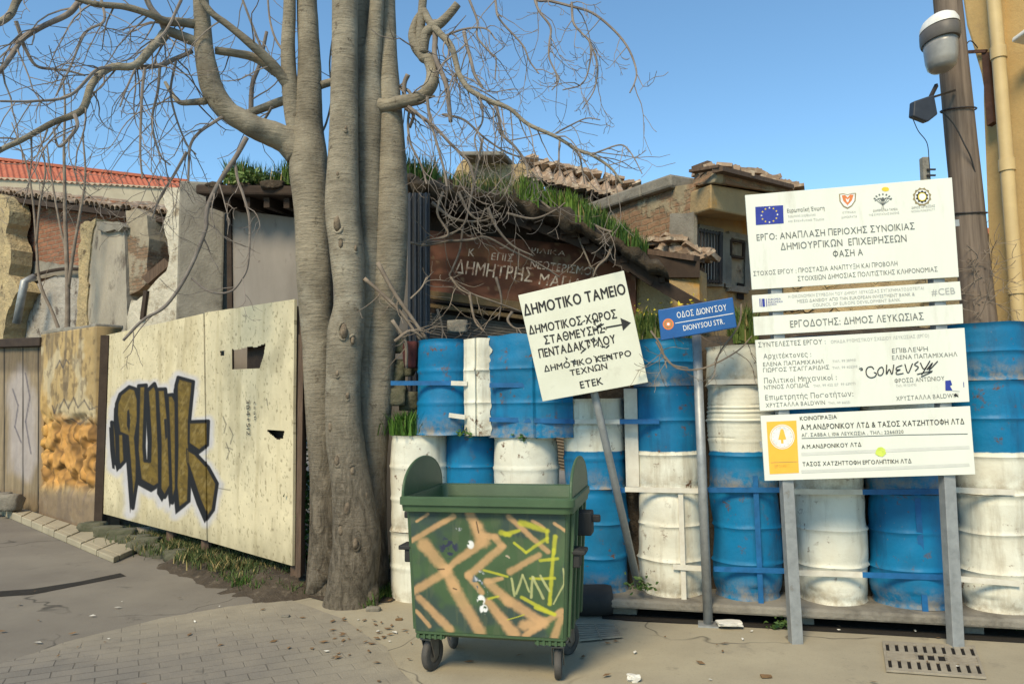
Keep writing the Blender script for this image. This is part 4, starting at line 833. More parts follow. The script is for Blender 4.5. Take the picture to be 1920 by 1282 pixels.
# earth bank held by the drums
mb = MB(); A = WLN[0] + (WLN[1] - WLN[0]) * .30; B = WLN[0] + (WLN[1] - WLN[0]) * 1.05; wd = (WLN[1] - WLN[0]).normalized(); wn = Vector((-wd.y, wd.x, 0)); vs = []; nx = 30
for i in range(nx + 1):
    p = A.lerp(B, i / nx)
    for o_, z in ((.12, 0), (.14, 2.28), (.5, 2.46), (1.0, 2.5), (1.7, 2.3)): vs.append(p + wn * o_ + Vector((0, 0, z + (.07 * nz((i * .4, o_ * 3, 2)) if z else 0))))
mb.add(vs, [(5 * i + j, 5 * i + j + 1, 5 * i + 6 + j, 5 * i + 5 + j) for i in range(nx) for j in range(4)]); struct(mb.build('terrain', MT['soil']))
def bank(px0, px1, n, h, seed, label, **k):
    a, b = V(px0, 600, off(WLN, .30)), V(px1, 600, off(WLN, .30)); a.z = b.z = 2.36; q = wn * .9
    return turf('grass', [a, b, b + q, a + q], n, h, seed, label, **k)
bank(1180, 1300, 2600, .34, 31, 'green weeds behind the drums left of the blue street sign', c=((.05, .10, .015), (.15, .19, .04)))
bank(1375, 1420, 900, .34, 32, 'green weeds between the blue street sign and the big board', c=((.05, .10, .015), (.13, .17, .04)))
for i, (px, py, lb) in enumerate(((1200, 578, 'yellow wild flowers above the drums beside the parking sign edge'), (1290, 574, 'yellow wild flowers above the left end of the blue street sign'))):
    mb = MB(); r = random.Random(i); c_ = P(px, py, 7.1); leaves(mb, [c_ + Vector((r.gauss(0, .12), r.gauss(0, .1), r.gauss(0, .05))) for _ in range(26)], .04, i, ((.6, .45, .03), (.75, .6, .05))); mb.build; o = mb.build('wild_flower', MT['leaf'], None, c_); tag(o, lb, 'flower', 'yellow flowers on the bank')

# ================================================================== RIGHT EDGE: house, downpipe, pole with lamp
RH = LN(1806, 7.9, 2150, 6.4)
t = thing('cream_house', V(1900, 760, RH).xy.to_3d(), 'cream rendered house at the right edge with a corbelled upper corner', 'house')
mb = MB(); wall_poly(mb, [(1845, 190), (1850, 330), (1862, 640), (1880, 1180), (2300, 1200), (2300, -160), (1846, -160)], RH, .6, .008, .2, 6); mb.build('wall', MT['render_cream'], t)
mb = MB(); wall_poly(mb, [(1802, -160), (1804, 0), (1811, 50), (1824, 92), (1838, 140), (1848, 196), (1870, 190), (1870, -160)], off(RH, -.12), .75, .0); mb.build('corbel', MT['render_cream'], t, bevel=.03)
mb = MB(); wall_poly(mb, [(1840, 98), (1853, 98), (1863, 228), (1850, 236)], off(RH, -.16), .08, 0); mb.beam(V(1816, 98, off(RH, -.16)), V(1850, 96, off(RH, -.16)), .03, .03); mb.build('bracket', MT['rust'], t)
mb = MB(); dp = [V(x, y, off(RH, -.22)) for x, y in ((1858, -160), (1863, 0), (1872, 100), (1880, 205), (1888, 310), (1896, 420), (1905, 540), (1915, 680), (1928, 860), (1938, 1010))]; mb.tube(dp, .062, 16); dpo = mb.build('downpipe', MT['pipe'], t, smooth=True)
for i in (2, 4, 6): mb = MB(); d_ = (dp[i + 1] - dp[i]).normalized(); mb.tube([dp[i] - d_ * .06, dp[i] + d_ * .06], .074, 16); mb.build('pipe_socket', MT['pipe'], dpo, smooth=True, angle=40)
mb = MB(); p = V(1915, 73, off(RH, -.3)); mb.box(p + Vector((.12, 0, 0)), (.30, .2, .05), -.2, Matrix.Rotation(.25, 3, 'Y')); mb.build('wall_lamp', MT['lampwhite'], t, bevel=.015)
mb = MB(); q = P(1893, 815, 5.95); q2 = P(1975, 815, 5.75); mb.prism([q, q2, Vector((q2.x, q2.y, .35)), Vector((q.x + .02, q.y, .35))], (0, .04, 0)); tag(mb.build('cream_board', MT['render_white'], None, Vector((q.x, q.y, .35)), bevel=.006), 'cream board standing at the right edge beside the last drum stack', 'board')

pb, pt_ = P(1828, 520, 6.9), P(1770, -60, 6.95); d_ = (pb - pt_) / (pb.z - pt_.z); base = pb + d_ * (0 - pb.z)
t = thing('street_lamp_pole', base, 'weathered leaning timber pole carrying a lamp behind the big notice board', 'pole')
mb = MB(); top = pt_ - d_ * -1.6; pts = [base.lerp(top, k) for k in np.linspace(0, 1, 26)]; mb.tube(pts, [.165 - .055 * k for k in np.linspace(0, 1, 26)], 20, .035, 3); mb.build('pole', MT['pole'], t, smooth=True)
for py in (205, 400): mb = MB(); k = P(1790, py, 6.9); q = base + d_ * k.z; mb.tube([q + Vector((.15 * math.cos(a), .15 * math.sin(a), .03 * math.sin(a))) for a in np.linspace(0, 6.3, 20)], .008, 5, caps=False); mb.build('strap', MT['iron'], t)
lamp = thing('street_lamp', P(1762, 60, 6.4), 'street lamp with white cap and frosted bowl at the top of the pole', 'lamp')
L0 = P(1762, 66, 6.45); ex, ez = RT, Vector((0, 0, 1)); ax = Vector((0.05, -.95, -.25)).normalized()
Mx = Matrix(((1, 0, 0), (0, .98, .2), (0, -.2, .98))).transposed()
def el(z, rx, ry, n=28, c=L0): return [c + Vector((rx * math.cos(2 * math.pi * i / n), ry * math.sin(2 * math.pi * i / n), z)) for i in range(n)]
def loft(mb, rings, cap0=True, cap1=True):
    n = len(rings[0]); k = len(rings); mb.add([p for r in rings for p in r], [(i * n + j, i * n + (j + 1) % n, (i + 1) * n + (j + 1) % n, (i + 1) * n + j) for i in range(k - 1) for j in range(n)] + ([tuple(range(n))] if cap0 else []) + ([tuple((k - 1) * n + j for j in range(n))] if cap1 else []))
mb = MB(); loft(mb, [el(.05, .145, .21), el(.09, .14, .205), el(.135, .12, .18), el(.165, .085, .13), el(.178, .035, .05)]); mb.build('cap', MT['lampwhite'], lamp, smooth=True, angle=50)
mb = MB(); loft(mb, [el(-.075, .138, .20), el(-.05, .146, .212), el(.03, .146, .212), el(.048, .14, .20)]); mb.build('housing', MT['lampgrey'], lamp, smooth=True, angle=40)
mb = MB(); loft(mb, [el(-.33, .05, .07), el(-.325, .085, .11), el(-.30, .108, .14), el(-.24, .120, .16), el(-.12, .127, .17), el(-.077, .128, .175)]); mb.build('bowl', MT['lampbowl'], lamp, smooth=True)
mb = MB(); q = base + d_ * L0.z; mb.tube([q + Vector((0, 0, .05)), q.lerp(L0, .5) + Vector((0, 0, .10)), L0 + Vector((0, .1, .06))], .03, 10); mb.build('arm', MT['lampgrey'], lamp, smooth=True)
fl = thing('floodlight', P(1737, 205, 6.5), 'small charcoal floodlight hanging on the left of the timber pole', 'lamp')
mb = MB(); f_ = [P(x, y, 6.4) for x, y in ((1714, 190), (1752, 177), (1759, 214), (1740, 229), (1712, 218))]; mb.prism(f_, (.01, .10, .02)); mb.build('body', MT['flood'], fl, bevel=.012)
mb = MB(); mb.beam(P(1745, 182, 6.47), P(1756, 160, 6.6), .025, .03); mb.beam(P(1751, 182, 6.47), P(1790, 170, 6.8), .02, .02); mb.build('bracket', MT['iron'], fl)
def cable(pts, r, label, n=8):
    mb = MB(); q = cr([tuple(P(*p)) for p in pts], n); mb.tube(q, r, 5); o = mb.build('cable', MT['wire'], None, q[0]); return tag(o, label, 'cable')
cable([(1712, 224, 6.5), (1722, 246, 6.55), (1738, 268, 6.6), (1742, 300, 6.65), (1744, 330, 6.7), (1748, 420, 6.75)], .004, 'thin wire drooping from the floodlight behind the notice board')
cable([(1766, 208, 6.74), (1790, 235, 6.72), (1808, 270, 6.72), (1822, 300, 6.75), (1836, 360, 6.85), (1850, 430, 7.0)], .007, 'pale cable crossing the front of the timber pole')
cable([(1806, 120, 6.9), (1812, 85, 7.1), (1822, 78, 7.3), (1838, 96, 7.45)], .006, 'short cable looping from the pole to the house corner')
cable([(1826, 320, 6.95), (1834, 400, 7.0), (1846, 440, 7.05), (1858, 500, 7.1), (1862, 580, 7.1)], .006, 'dark cable running down the right side of the pole')
mb = MB(); p = P(1733, 296, 14); q = P(1733, 420, 14); mb.beam((q.x, q.y, 0), p, .14, .14); o = mb.build('concrete_post', MT['concrete'], None, (q.x, q.y, 0), bevel=.02); tag(o, 'distant concrete post sticking up above the notice board', 'post')
mb = MB(); mb.beam(P(1738, 318, 13.9), P(1754, 318, 13.9), .03, .03); mb.beam(P(1738, 329, 13.9), P(1754, 329, 13.9), .03, .03); mb.build('insulator', MT['iron'], o)
mb = MB(); p = P(1864, 460, 16); mb.box((p.x, p.y, 2.6), (1.1, 1.0, 5.4), .1); o = mb.build('far_house', MT['stone_y'], None, (p.x, p.y, 0), bevel=.05); tag(o, 'strip of far stone house seen between pole and cream house', 'house')
mb = MB(); mb.box((p.x, p.y, 5.36), (1.4, 1.3, .12), .1); mb.build('roof', MT['tile_red'], o)

# ================================================================== THE DRUM WALL
def at(px, o=0.0): p = V(px, 760, off(WLN, o)); return Vector((p.x, p.y, 0))
mb = MB(); L0_, L1_ = at(1150, -.42), at(2000, -.42); mb2 = MB()
a, b = at(1090, -.05), at(2000, -.05); mb.beam(a + Vector((0, 0, .128)), b + Vector((0, 0, .128)), .72, .076); o = mb.build('ledge', MT['concrete'], None, a.lerp(b, .5), bevel=.02)
tag(o, 'concrete ledge beam under the right hand drums with a dark gap below', 'ledge')
mb = MB(); a, b = at(1090, .2), at(2000, .2); mb.beam(a + Vector((0, 0, .03)), b + Vector((0, 0, .03)), .1, .10); mb.build('pit_back', MT['near_black'], o)  # back of the gap, its darkness painted in
sheet('gutter_shade', [at(1120, -.44).xy, at(2000, -.44).xy, at(2000, .1).xy, at(1120, .1).xy], .008, 'near_black')  # near-black dirt sheet, colour stands in for the shaded void under the ledge
for px in (1165, 1475, 1770): mb = MB(); q = at(px, -.02); mb.box((q.x, q.y, .045), (.22, .5, .086), -.24); mb.build('support_block', MT['concrete'], o, bevel=.01)
dk = 0
def drum(px, z0, h, m, label, r=.285, o=0.0, fine=None, dent=1.0, lean=0.0):
    global dk; dk += 1; sd = dk * 7.3; c = at(px, o); c.z = z0; pr = []
    full = h > .75
    hoops = [h / 3, 2 * h / 3] if full else ([h * .5] if h > .4 else [])
    for z in np.linspace(0, h, int(h / .018)):
        rr = r
        for hz in hoops: rr += .013 * math.exp(-((z - hz) / .012) ** 2)
        if fine and fine[0] < z < fine[1]: rr += .006 * math.sin((z - fine[0]) * 2 * math.pi / .04)
        e = min(z, h - z); rr += .009 * math.exp(-(e / .012) ** 2) - .006 * math.exp(-((e - .035) / .018) ** 2)
        pr.append((rr, z))
    def f(p, th):
        w = nz((p.x * 2.2 + sd, p.y * 2.2, p.z * 2.6), 1.0) * .023 * dent + nz((p.x * 6 + sd, p.y * 6, p.z * 7), 1.0) * .0055 * dent
        if p.z < .13 and z0 < .4: w -= .02 * dent * max(0, nz((th * 1.4 + sd, 2, p.z * 5), 1.0)) + .012 * dent * (1 - p.z / .13)
        k = 1 + w / r; return Vector((p.x * k + lean * p.z, p.y * k, p.z + .006 * nz((th, sd, p.z), 1.0) * dent))
    mb = MB(); mb.lathe((c.x, c.y, z0), pr, 56, f); 
    mb.lathe((c.x, c.y, z0), [(r + .006, h - .002), (r - .012, h), (r - .014, h - .018), (r * .6, h - .016), (.001, h - .014)], 56, f)
    o = mb.build('oil_drum', MT[m], None, c, True, angle=60); return tag(o, label, 'oil drum', 'stacked blue and white oil drums')
Z0, HH = .165, .895; ZA, ZB = Z0 + HH + .004, Z0 + 2 * HH + .008
drum(787, .64, .90, 'drum_white', 'white drum with grass growing on its top at the left end beside the trunk')
drum(787, -.02, .655, 'drum_white', 'half buried white drum below the left end drum beside the trunk')
drum(885, .64, .895, 'drum_blue', 'narrow blue drum seen above the dumpster between two white drums', .265, .12)
drum(885, 0, .635, 'drum_blue', 'blue drum hidden low behind the left half of the dumpster', .265, .12)
drum(985, .63, .90, 'drum_white', 'white drum behind the dumpster under the flattened blue sheet', .30)
drum(985, 0, .625, 'drum_white', 'white drum low behind the middle of the dumpster', .30)
drum(838, 1.545, .90, 'drum_blue', 'blue drum at the upper left end of the wall above the grassy white drum', .285, -.02, dent=1.3)
S_ = [(1113, 'drum_blue', 'drum_bw', None, 0), (1250, 'drum_white', 'drum_bw', 'drum_blue', .42), (1388, 'drum_blue', 'drum_wb', 'drum_white', .34), (1545, 'drum_white', 'drum_bw', 'drum_blue', .40), (1690, 'drum_blue', 'drum_wb', 'drum_white', .38), (1852, 'drum_white', 'drum_bw', 'drum_blue', .46)]
where = ['below the parking sign right of the dumpster', 'between parking sign pole and street sign post', 'between street sign post and left notice board leg', 'just right of the left notice board leg', 'just left of the right notice board leg', 'at the right end by the cream house']
for i, ((px, lo_, mid, hi, hh), w) in enumerate(zip(S_, where)):
    rr = .285 if i != 4 else .305
    drum(px, Z0, HH, lo_ if i else 'drum_blue', ('blue' if lo_ == 'drum_blue' else 'white') + ' bottom drum ' + w, rr, dent=1.5)
    if i == 0: drum(px, ZA, .80, 'drum_wb', 'blue and white upper drum ' + w, .28)
    else: drum(px, ZA, HH, mid, ('white over blue' if mid == 'drum_wb' else 'blue over white') + ' middle drum ' + w, rr, fine=(.42, .85) if i in (2,) else ((.10, .30) if i == 2 else None))
    if hi: drum(px, ZB, hh, hi, ('blue' if hi == 'drum_blue' else 'white') + ' short top drum ' + w, rr, fine=None)
# flattened drum sheets of the upper left tier
def flat_sheet(px0, px1, z0, z1, o0, m, label, bow, seams=(), ragged=0, nm='flattened_drum'):
    mb = MB(); a, b = at(px0, o0), at(px1, o0); nx, nzz = 36, 54; vs = []; n = -wn
    for j in range(nzz + 1):
        for i in range(nx + 1):
            u = i / nx; z = z0 + (z1 - z0) * j / nzz; p = a.lerp(b, u); q = bow * math.sin(math.pi * u) + .022 * nz((p.x * 3, z * 3, px0)) + .008 * nz((p.x * 9, z * 9, 1))
            for hz in (1 / 3, 2 / 3): q += .014 * math.exp(-(((j / nzz) - hz) / .016) ** 2)
            for s in seams: q += .016 * math.exp(-((u - s) / .016) ** 2) - .012 * math.exp(-((u - s - .03) / .02) ** 2)
            p = p + n * q + Vector((0, 0, z + (.02 * nz((p.x * 5, j * .01, 3)) if j in (0, nzz) else 0)))
            if ragged and i == nx: p += (b - a).normalized() * ragged * nz((z * 14, 2, 2))
            vs.append(p)
    k = len(vs); vs += [p - n * .012 for p in vs]; fs = []
    for j in range(nzz):
        for i in range(nx): q = (j * (nx + 1) + i, j * (nx + 1) + i + 1, (j + 1) * (nx + 1) + i + 1, (j + 1) * (nx + 1) + i); fs += [q, tuple(k + x for x in q[::-1])]
    rg = [i for i in range(nx + 1)] + [j * (nx + 1) + nx for j in range(1, nzz + 1)] + [nzz * (nx + 1) + i for i in range(nx - 1, -1, -1)] + [j * (nx + 1) for j in range(nzz - 1, 0, -1)]
    fs += [(rg[i], rg[(i + 1) % len(rg)], k + rg[(i + 1) % len(rg)], k + rg[i]) for i in range(len(rg))]
    mb.add(vs, fs); o_ = mb.build(nm, MT[m], None, (a.x, a.y, z0), True, angle=40); return tag(o_, label, 'metal sheet', 'flattened drums of the upper left tier')
flat_sheet(870, 920, 1.54, 2.44, -.27, 'drum_white', 'narrow white painted flattened drum between two blue ones', .05, (.5,), .05)
flat_sheet(916, 1074, 1.52, 2.46, -.25, 'drum_blue', 'wide blue flattened drum behind the parking sign', .07, (.04, .55))
mb = MB(); p, q = at(1170, -.16), at(1195, -.16); mb.hexa([Vector((v.x, v.y, 1.08)) for v in (p, q, q + wn * .03, p + wn * .03)], [Vector((v.x, v.y, 1.95)) for v in (p, q, q + wn * .03, p + wn * .03)]); tag(mb.build('white_board', MT['bar_white'], None, (p.x, p.y, 1.08), bevel=.004), 'narrow white upright board right of the parking sign pole', 'board')
# welded flat bars
def bars(label, lst, c):
    t = thing('brace_frame', at(c, -.33), label, 'metal bars', 'welded flat bar frames across the drums')
    for x0, y0, x1, y1, m in lst:
        mb = MB(); l = off(WLN, -.315 if abs(y1 - y0) < abs(x1 - x0) else -.30); a, b = V(x0, y0, l), V(x1, y1, l)
        if abs(y1 - y0) < abs(x1 - x0): mb.beam(a, b, .012, .042)
        else: mb.beam(a, b, .042, .012, ref=wn)
        mb.build('bar', MT['bar_white' if m else 'bar_blue'], t)
bars('blue and white flat bars on the upper left drums', [(733, 718, 846, 718, 0), (846, 718, 876, 719, 1), (842, 778, 872, 782, 1), (918, 722, 990, 722, 0), (918, 786, 1078, 790, 0), (1076, 790, 1162, 790, 1), (1162, 790, 1236, 790, 0)], 900)
bars('white bars over the drum right of the parking sign pole', [(1148, 919, 1172, 919, 0), (1172, 917, 1326, 920, 1), (1262, 1062, 1326, 1066, 1), (1276, 922, 1283, 1136, 1)], 1250)
bars('blue bars over the drum right of the street sign post', [(1328, 716, 1420, 715, 1), (1328, 918, 1466, 918, 0), (1338, 1066, 1482, 1070, 0), (1416, 892, 1428, 1152, 0)], 1390)
bars('white and blue bars between the two legs of the notice board', [(1486, 921, 1617, 922, 1), (1617, 922, 1772, 921, 0), (1488, 1073, 1617, 1077, 1), (1617, 1077, 1776, 1082, 0), (1719, 922, 1736, 1158, 0)], 1630)
bars('white bars on the last drum at the right end', [(1790, 918, 1902, 923, 1), (1790, 1084, 1912, 1094, 1)], 1850)
p = at(787); mb = MB(); r = random.Random(2); pts = [p + Vector((r.gauss(-.07, .09), r.gauss(-.06, .09), 1.54)) for _ in range(900)]; grass(mb, pts, .22, .009, 3, .8, ((.03, .09, .012), (.08, .17, .02)), .03)
tag(mb.build('grass', MT['grass']), 'bright green grass growing on top of the left white drum', 'grass', None, 'stuff')
for i, (px, z, n, lb) in enumerate(((880, 1.55, 60, 'small green weed below the narrow white flattened drum'), (985, 1.52, 40, 'little weed between the blue sheet and the white drum'))):
    mb = MB(); c_ = at(px, -.27) + Vector((0, 0, z)); leaves(mb, [c_ + Vector((r.gauss(0, .06), r.gauss(0, .03), r.gauss(.02, .03))) for _ in range(n)], .05, i); tag(mb.build('weed', MT['leaf'], None, c_), lb, 'plant', 'weeds in the drum wall')

# ================================================================== SIGNS
SL = LN(1400, 5.74, 1830, 5.50); sln = (SL[1] - SL[0]).normalized(); sln = Vector((-sln.y, sln.x, 0)); SP0 = SL[0]
t = thing('notice_board', V(1640, 760, SL).xy.to_3d(), 'tall white project notice board of five panels on two steel legs', 'sign board')
for px, py, tx, ty in ((1491, 1186, 1474, 900), (1791, 1191, 1775, 893)):
    b = V(px, py, off(SL, .065)); m_ = V(tx, ty, off(SL, .065)); dd = (m_ - b) / (m_.z - b.z); mb = MB(); mb.beam(b - dd * b.z, b + dd * (3.1 - b.z), .085, .085, ref=Vector((0, 1, 0))); mb.build('leg', MT['galv'], t, bevel=.004)
BR_ = [[(1397, 366), (1785, 333), (1798, 519), (1410, 543)], [(1410, 553.5), (1800, 527.5), (1803, 562), (1412, 586)], [(1412.5, 594), (1804.5, 570), (1806.5, 606), (1414.5, 629)], [(1416, 637.5), (1808.5, 614.5), (1818, 753), (1425, 770)], [(1426, 779), (1819, 761), (1829, 889), (1434, 901)]]
PN = []
for c4 in BR_:
    mb = MB(); mb.prism([V(x, y, SL) for x, y in c4], sln * .018); PN.append(mb.build('panel', MT['board'], t, bevel=.002))
for y in (440, 566, 600, 690, 830): mb = MB(); mb.beam(V(1425, y + 3, off(SL, .024)), V(1798, y - 22, off(SL, .024)), .015, .05); mb.build('back_rail', MT['galv'], t)
W_ = lambda mb, s, a, b, cap, m=0, bold=0.0: write(mb, s, a, b, cap, SP0, sln, m, bold, .002)
INK = [MT['ink'], MT['ink_grey'], MT['ink_pale'], MT['ink_blue'], MT['ink_yellow'], MT['ink_orange'], MT['ink_tan'], MT['ink_white'], MT['amber'], MT['lime'], MT['ink_stripe']]
B_ = lambda mb, pts, m, l=.002: blob(mb, pts, SP0, sln, m, l)
em = MB()
B_(em, [(1416, 388.2), (1468.2, 385), (1469.4, 419), (1417.2, 422.2)], 3)
for i in range(12):
    a = i * math.pi / 6; cx, cy = 1442.6 + 15 * math.sin(a), 403.5 - 13.5 * math.cos(a) - 15 * math.sin(a) * .06
    B_(em, [(cx + (2.2 if k % 2 == 0 else .9) * math.sin(k * math.pi / 5), cy - (2.2 if k % 2 == 0 else .9) * math.cos(k * math.pi / 5)) for k in range(10)], 4 if i % 3 else 7, .0032)
em.build('flag_emblem', INK, PN[0]); em = MB(); mb = MB()
W_(mb, 'Ευρωπαϊκή Ένωση', (1476, 399), (1546, 394), 7, 1, .006); W_(mb, 'Ευρωπαϊκά Διαρθρωτικά', (1478, 408), (1529, 404.5), 4.2, 2); W_(mb, 'και Επενδυτικά Ταμεία', (1478, 417), (1545, 413), 4.2, 2)
sh = lambda k, x0=1589, y0=375: [(x0 + x * k, y0 + y * k) for x, y in ((-16, -11), (-8, -12), (0, -10), (8, -12.5), (16, -13), (15, 2), (8, 12), (0, 17), (-8, 13), (-15, 3))]
B_(em, sh(1.0), 6); B_(em, sh(.86), 7, .003); B_(em, [(1578, 367), (1584, 366), (1589, 371), (1594, 365), (1600, 366), (1597, 376), (1589, 385), (1581, 377)], 5, .004); B_(em, [(1585, 372), (1589, 375), (1593, 371), (1591, 378), (1589, 380), (1587, 378)], 7, .005)
em.build('crest', INK, PN[0]); em = MB()
W_(mb, 'ΚΥΠΡΙΑΚΗ', (1580, 401), (1604, 399.6), 4, 2); W_(mb, 'ΔΗΜΟΚΡΑΤΙΑ', (1577.5, 410), (1607, 408), 4, 2)
for i in range(7):
    a = -1.25 + i * .42; stroke(em, [(1655, 385), (1655 + 12 * math.sin(a), 379 - 9 * math.cos(a))], .8, SP0, sln, 1)
    stroke(em, [(1655 + 14 * math.sin(a), 377 - 11 * math.cos(a)), (1655 + 18 * math.sin(a), 376 - 13 * math.cos(a))], 2.2, SP0, sln, 1)
stroke(em, [(1653, 393), (1655, 378), (1657, 393)], .9, SP0, sln, 1); B_(em, circ(1655, 374, 3.5), 1, .003); B_(em, circ(1660, 355, 7, 14, .6), 4, .002); stroke(em, [(1640, 377), (1648, 372), (1655, 376), (1663, 371), (1671, 375)], 1.4, SP0, sln, 1)
em.build('tree_emblem', INK, PN[0]); em = MB()
W_(mb, 'ΔΙΑΡΘΡΩΤΙΚΑ ΤΑΜΕΙΑ', (1637, 397.5), (1683, 394), 4, 2, .006); W_(mb, 'ΤΗΣ ΕΥΡΩΠΑΪΚΗΣ ΕΝΩΣΗΣ', (1629, 405.5), (1686, 401), 3.5, 2)
rz_ = [(1728.6 + (18 if k % 2 else 15.5) * math.cos(k * math.pi / 12), 369.5 + (18 if k % 2 else 15.5) * math.sin(k * math.pi / 12)) for k in range(24)]
B_(em, rz_, 6); B_(em, circ(1728.6, 369.5, 13.5), 7, .003); B_(em, [(1728.6 + (12.5 if k % 2 else 9.5) * math.cos(k * math.pi / 10), 369.5 + (12.5 if k % 2 else 9.5) * math.sin(k * math.pi / 10)) for k in range(20)], 0, .004); B_(em, circ(1728.6, 369.5, 8), 4, .005); B_(em, circ(1728.6, 369.5, 6.5), 7, .006)
em.build('rosette_emblem', INK, PN[0])
W_(mb, 'ΔΗΜΟΣ ΛΕΥΚΩΣΙΑΣ', (1709, 392), (1753, 388), 4, 2, .006); W_(mb, 'NICOSIA MUNICIPALITY', (1709, 399), (1753, 395), 4, 2)
W_(mb, 'ΕΡΓΟ: ΑΝΑΠΛΑΣΗ ΠΕΡΙΟΧΗΣ ΣΥΝΟΙΚΙΑΣ', (1419, 451.5), (1715, 430), 12, 1, .004); W_(mb, 'ΔΗΜΙΟΥΡΓΙΚΩΝ  ΕΠΙΧΕΙΡΗΣΕΩΝ', (1464, 469), (1700, 453), 12.5, 1, .004); W_(mb, 'ΦΑΣΗ Α', (1562, 482.5), (1618, 478.5), 12, 1, .004)
W_(mb, 'ΣΤΟΧΟΣ ΕΡΓΟΥ : ΠΡΟΣΤΑΣΙΑ ΑΝΑΠΤΥΞΗ ΚΑΙ ΠΡΟΒΟΛΗ', (1413, 517.5), (1683, 498), 8.5, 1); W_(mb, 'ΣΤΟΙΧΕΙΩΝ ΔΗΜΟΣΙΑΣ ΠΟΛΙΤΙΣΤΙΚΗΣ ΚΛΗΡΟΝΟΜΙΑΣ', (1496, 527), (1758, 509), 8.5, 1)
mb.build('lettering', INK, PN[0])
mb = MB(); W_(mb, 'Η ΟΙΚΟΝΟΜΙΚΗ ΣΥΜΒΟΛΗ ΤΟΥ ΔΗΜΟΥ ΛΕΥΚΩΣΙΑΣ ΣΥΓΧΡΗΜΑΤΟΔΟΤΕΙΤΑΙ', (1478, 559), (1732, 543), 5.5, 2); W_(mb, 'ΜΕΣΩ ΔΑΝΕΙΟΥ ΑΠΟ ΤΗΝ EUROPEAN INVESTMENT BANK &', (1495, 567.5), (1715, 554), 5.5, 2, .004); W_(mb, 'COUNCIL OF EUROPE DEVELOPMENT BANK', (1524, 575), (1688, 564.5), 5.5, 2)
W_(mb, '#CEB', (1747, 554), (1791, 551), 11, 2, .01)
for k, w in ((1424, 1.2), (1426.5, 1.2), (1431, 4.5), (1436.5, 1.2)): stroke(mb, [(k, 560), (k + 1, 575)], w, SP0, sln, 3)
for y, e in ((562.5, 1464), (567.5, 1467), (572.5, 1456)): W_(mb, 'EUROPEAN'[:8 if y > 565 else 7], (1440, y + 1), (e, y - .5), 3.5, 3)
mb.build('lettering', INK, PN[1])
mb = MB(); W_(mb, 'ΕΡΓΟΔΟΤΗΣ: ΔΗΜΟΣ ΛΕΥΚΩΣΙΑΣ', (1482, 614), (1732, 599), 12.5, 1, .004); mb.build('lettering', INK, PN[2])
mb = MB()
for s, a, b, c_, m in (('ΣΥΝΤΕΛΕΣΤΕΣ ΕΡΓΟΥ :', (1422, 651), (1548, 644.5), 9, 1), ('ΟΜΑΔΑ ΡΥΘΜΙΣΤΙΚΟΥ ΣΧΕΔΙΟΥ ΛΕΥΚΩΣΙΑΣ (ΕΡΓΟ)', (1558, 644), (1742, 632), 6, 2), ('Αρχιτέκτονες :', (1431.5, 672.5), (1521, 668.5), 9.5, 1), ('ΕΛΕΝΑ ΠΑΠΑΜΙΧΑΗΛ', (1431, 687), (1545, 681), 7.5, 1), ('ΤΗΛ. 99 389951', (1561, 680), (1605, 677), 4.5, 2),
    ('ΓΙΩΡΓΟΣ ΤΣΑΓΓΑΡΙΔΗΣ', (1431, 698), (1555, 692), 7.5, 1), ('ΤΗΛ. 99 405399 -', (1561, 692), (1612, 689), 4.5, 2), ('Πολιτικοί Μηχανικοί :', (1433, 718.5), (1569, 711.5), 9.5, 1), ('ΝΤΙΝΟΣ ΛΟΓΙΔΗΣ', (1433, 730), (1517, 725.5), 7.5, 1), ('ΤΗΛ. 99 422 127  99 639771', (1525, 725.5), (1604, 721), 4.5, 2), ('Επιμετρητής Ποσοτήτων:', (1435, 750), (1600, 742.5), 9.5, 1), ('ΧΡΥΣΤΑΛΛΑ BALDWIN', (1436, 763.5), (1547, 758), 7.5, 1), ('ΤΗΛ. 99 616551', (1553, 758), (1594, 756), 4.5, 2),
    ('ΕΠΙΒΛΕΨΗ', (1673, 662), (1740, 658), 8, 1), ('ΕΛΕΝΑ ΠΑΠΑΜΙΧΑΗΛ', (1673, 674.5), (1795, 668), 7.5, 1), ('ΦΡΟΣΩ ΑΝΤΩΝΙΟΥ', (1677.5, 718), (1771, 713), 7.5, 1), ('ΤΗΛ. 99 524793', (1680, 725.5), (1718, 723.5), 4.5, 2), ('ΧΡΥΣΤΑΛΛΑ BALDWIN', (1680.5, 751), (1797, 745), 7.5, 1)): W_(mb, s, a, b, c_, m)
em = MB(); z4 = lambda l: [(1400 + x / 4.136, 600 + y / 4.136) for x, y in l]
for l in ([(985, 380), (968, 362), (940, 366), (925, 390), (930, 425), (955, 445), (990, 440), (1005, 415), (985, 405)], [(1030, 370), (1015, 395), (1022, 425), (1045, 425), (1060, 395), (1050, 365), (1030, 370)], [(1085, 345), (1082, 420), (1105, 380), (1125, 420), (1140, 345)], [(1205, 350), (1165, 365), (1158, 385), (1190, 383), (1160, 400), (1165, 420), (1215, 412)], [(1225, 340), (1250, 410), (1285, 335)], [(1330, 320), (1300, 345), (1330, 365), (1305, 395)], [(1345, 330), (1375, 380), (1420, 315), (1355, 425)], [(1320, 420), (1440, 395), (1350, 440)], [(1395, 385), (1440, 330), (1410, 390), (1480, 318)], [(870, 378), (890, 372), (896, 385), (880, 388)]):
    q = [tuple(x) for x in cr(z4(l), 4)]; stroke(em, q, 1.7, SP0, sln, 0, .0045)
em.build('marker_scrawl', INK, PN[3])
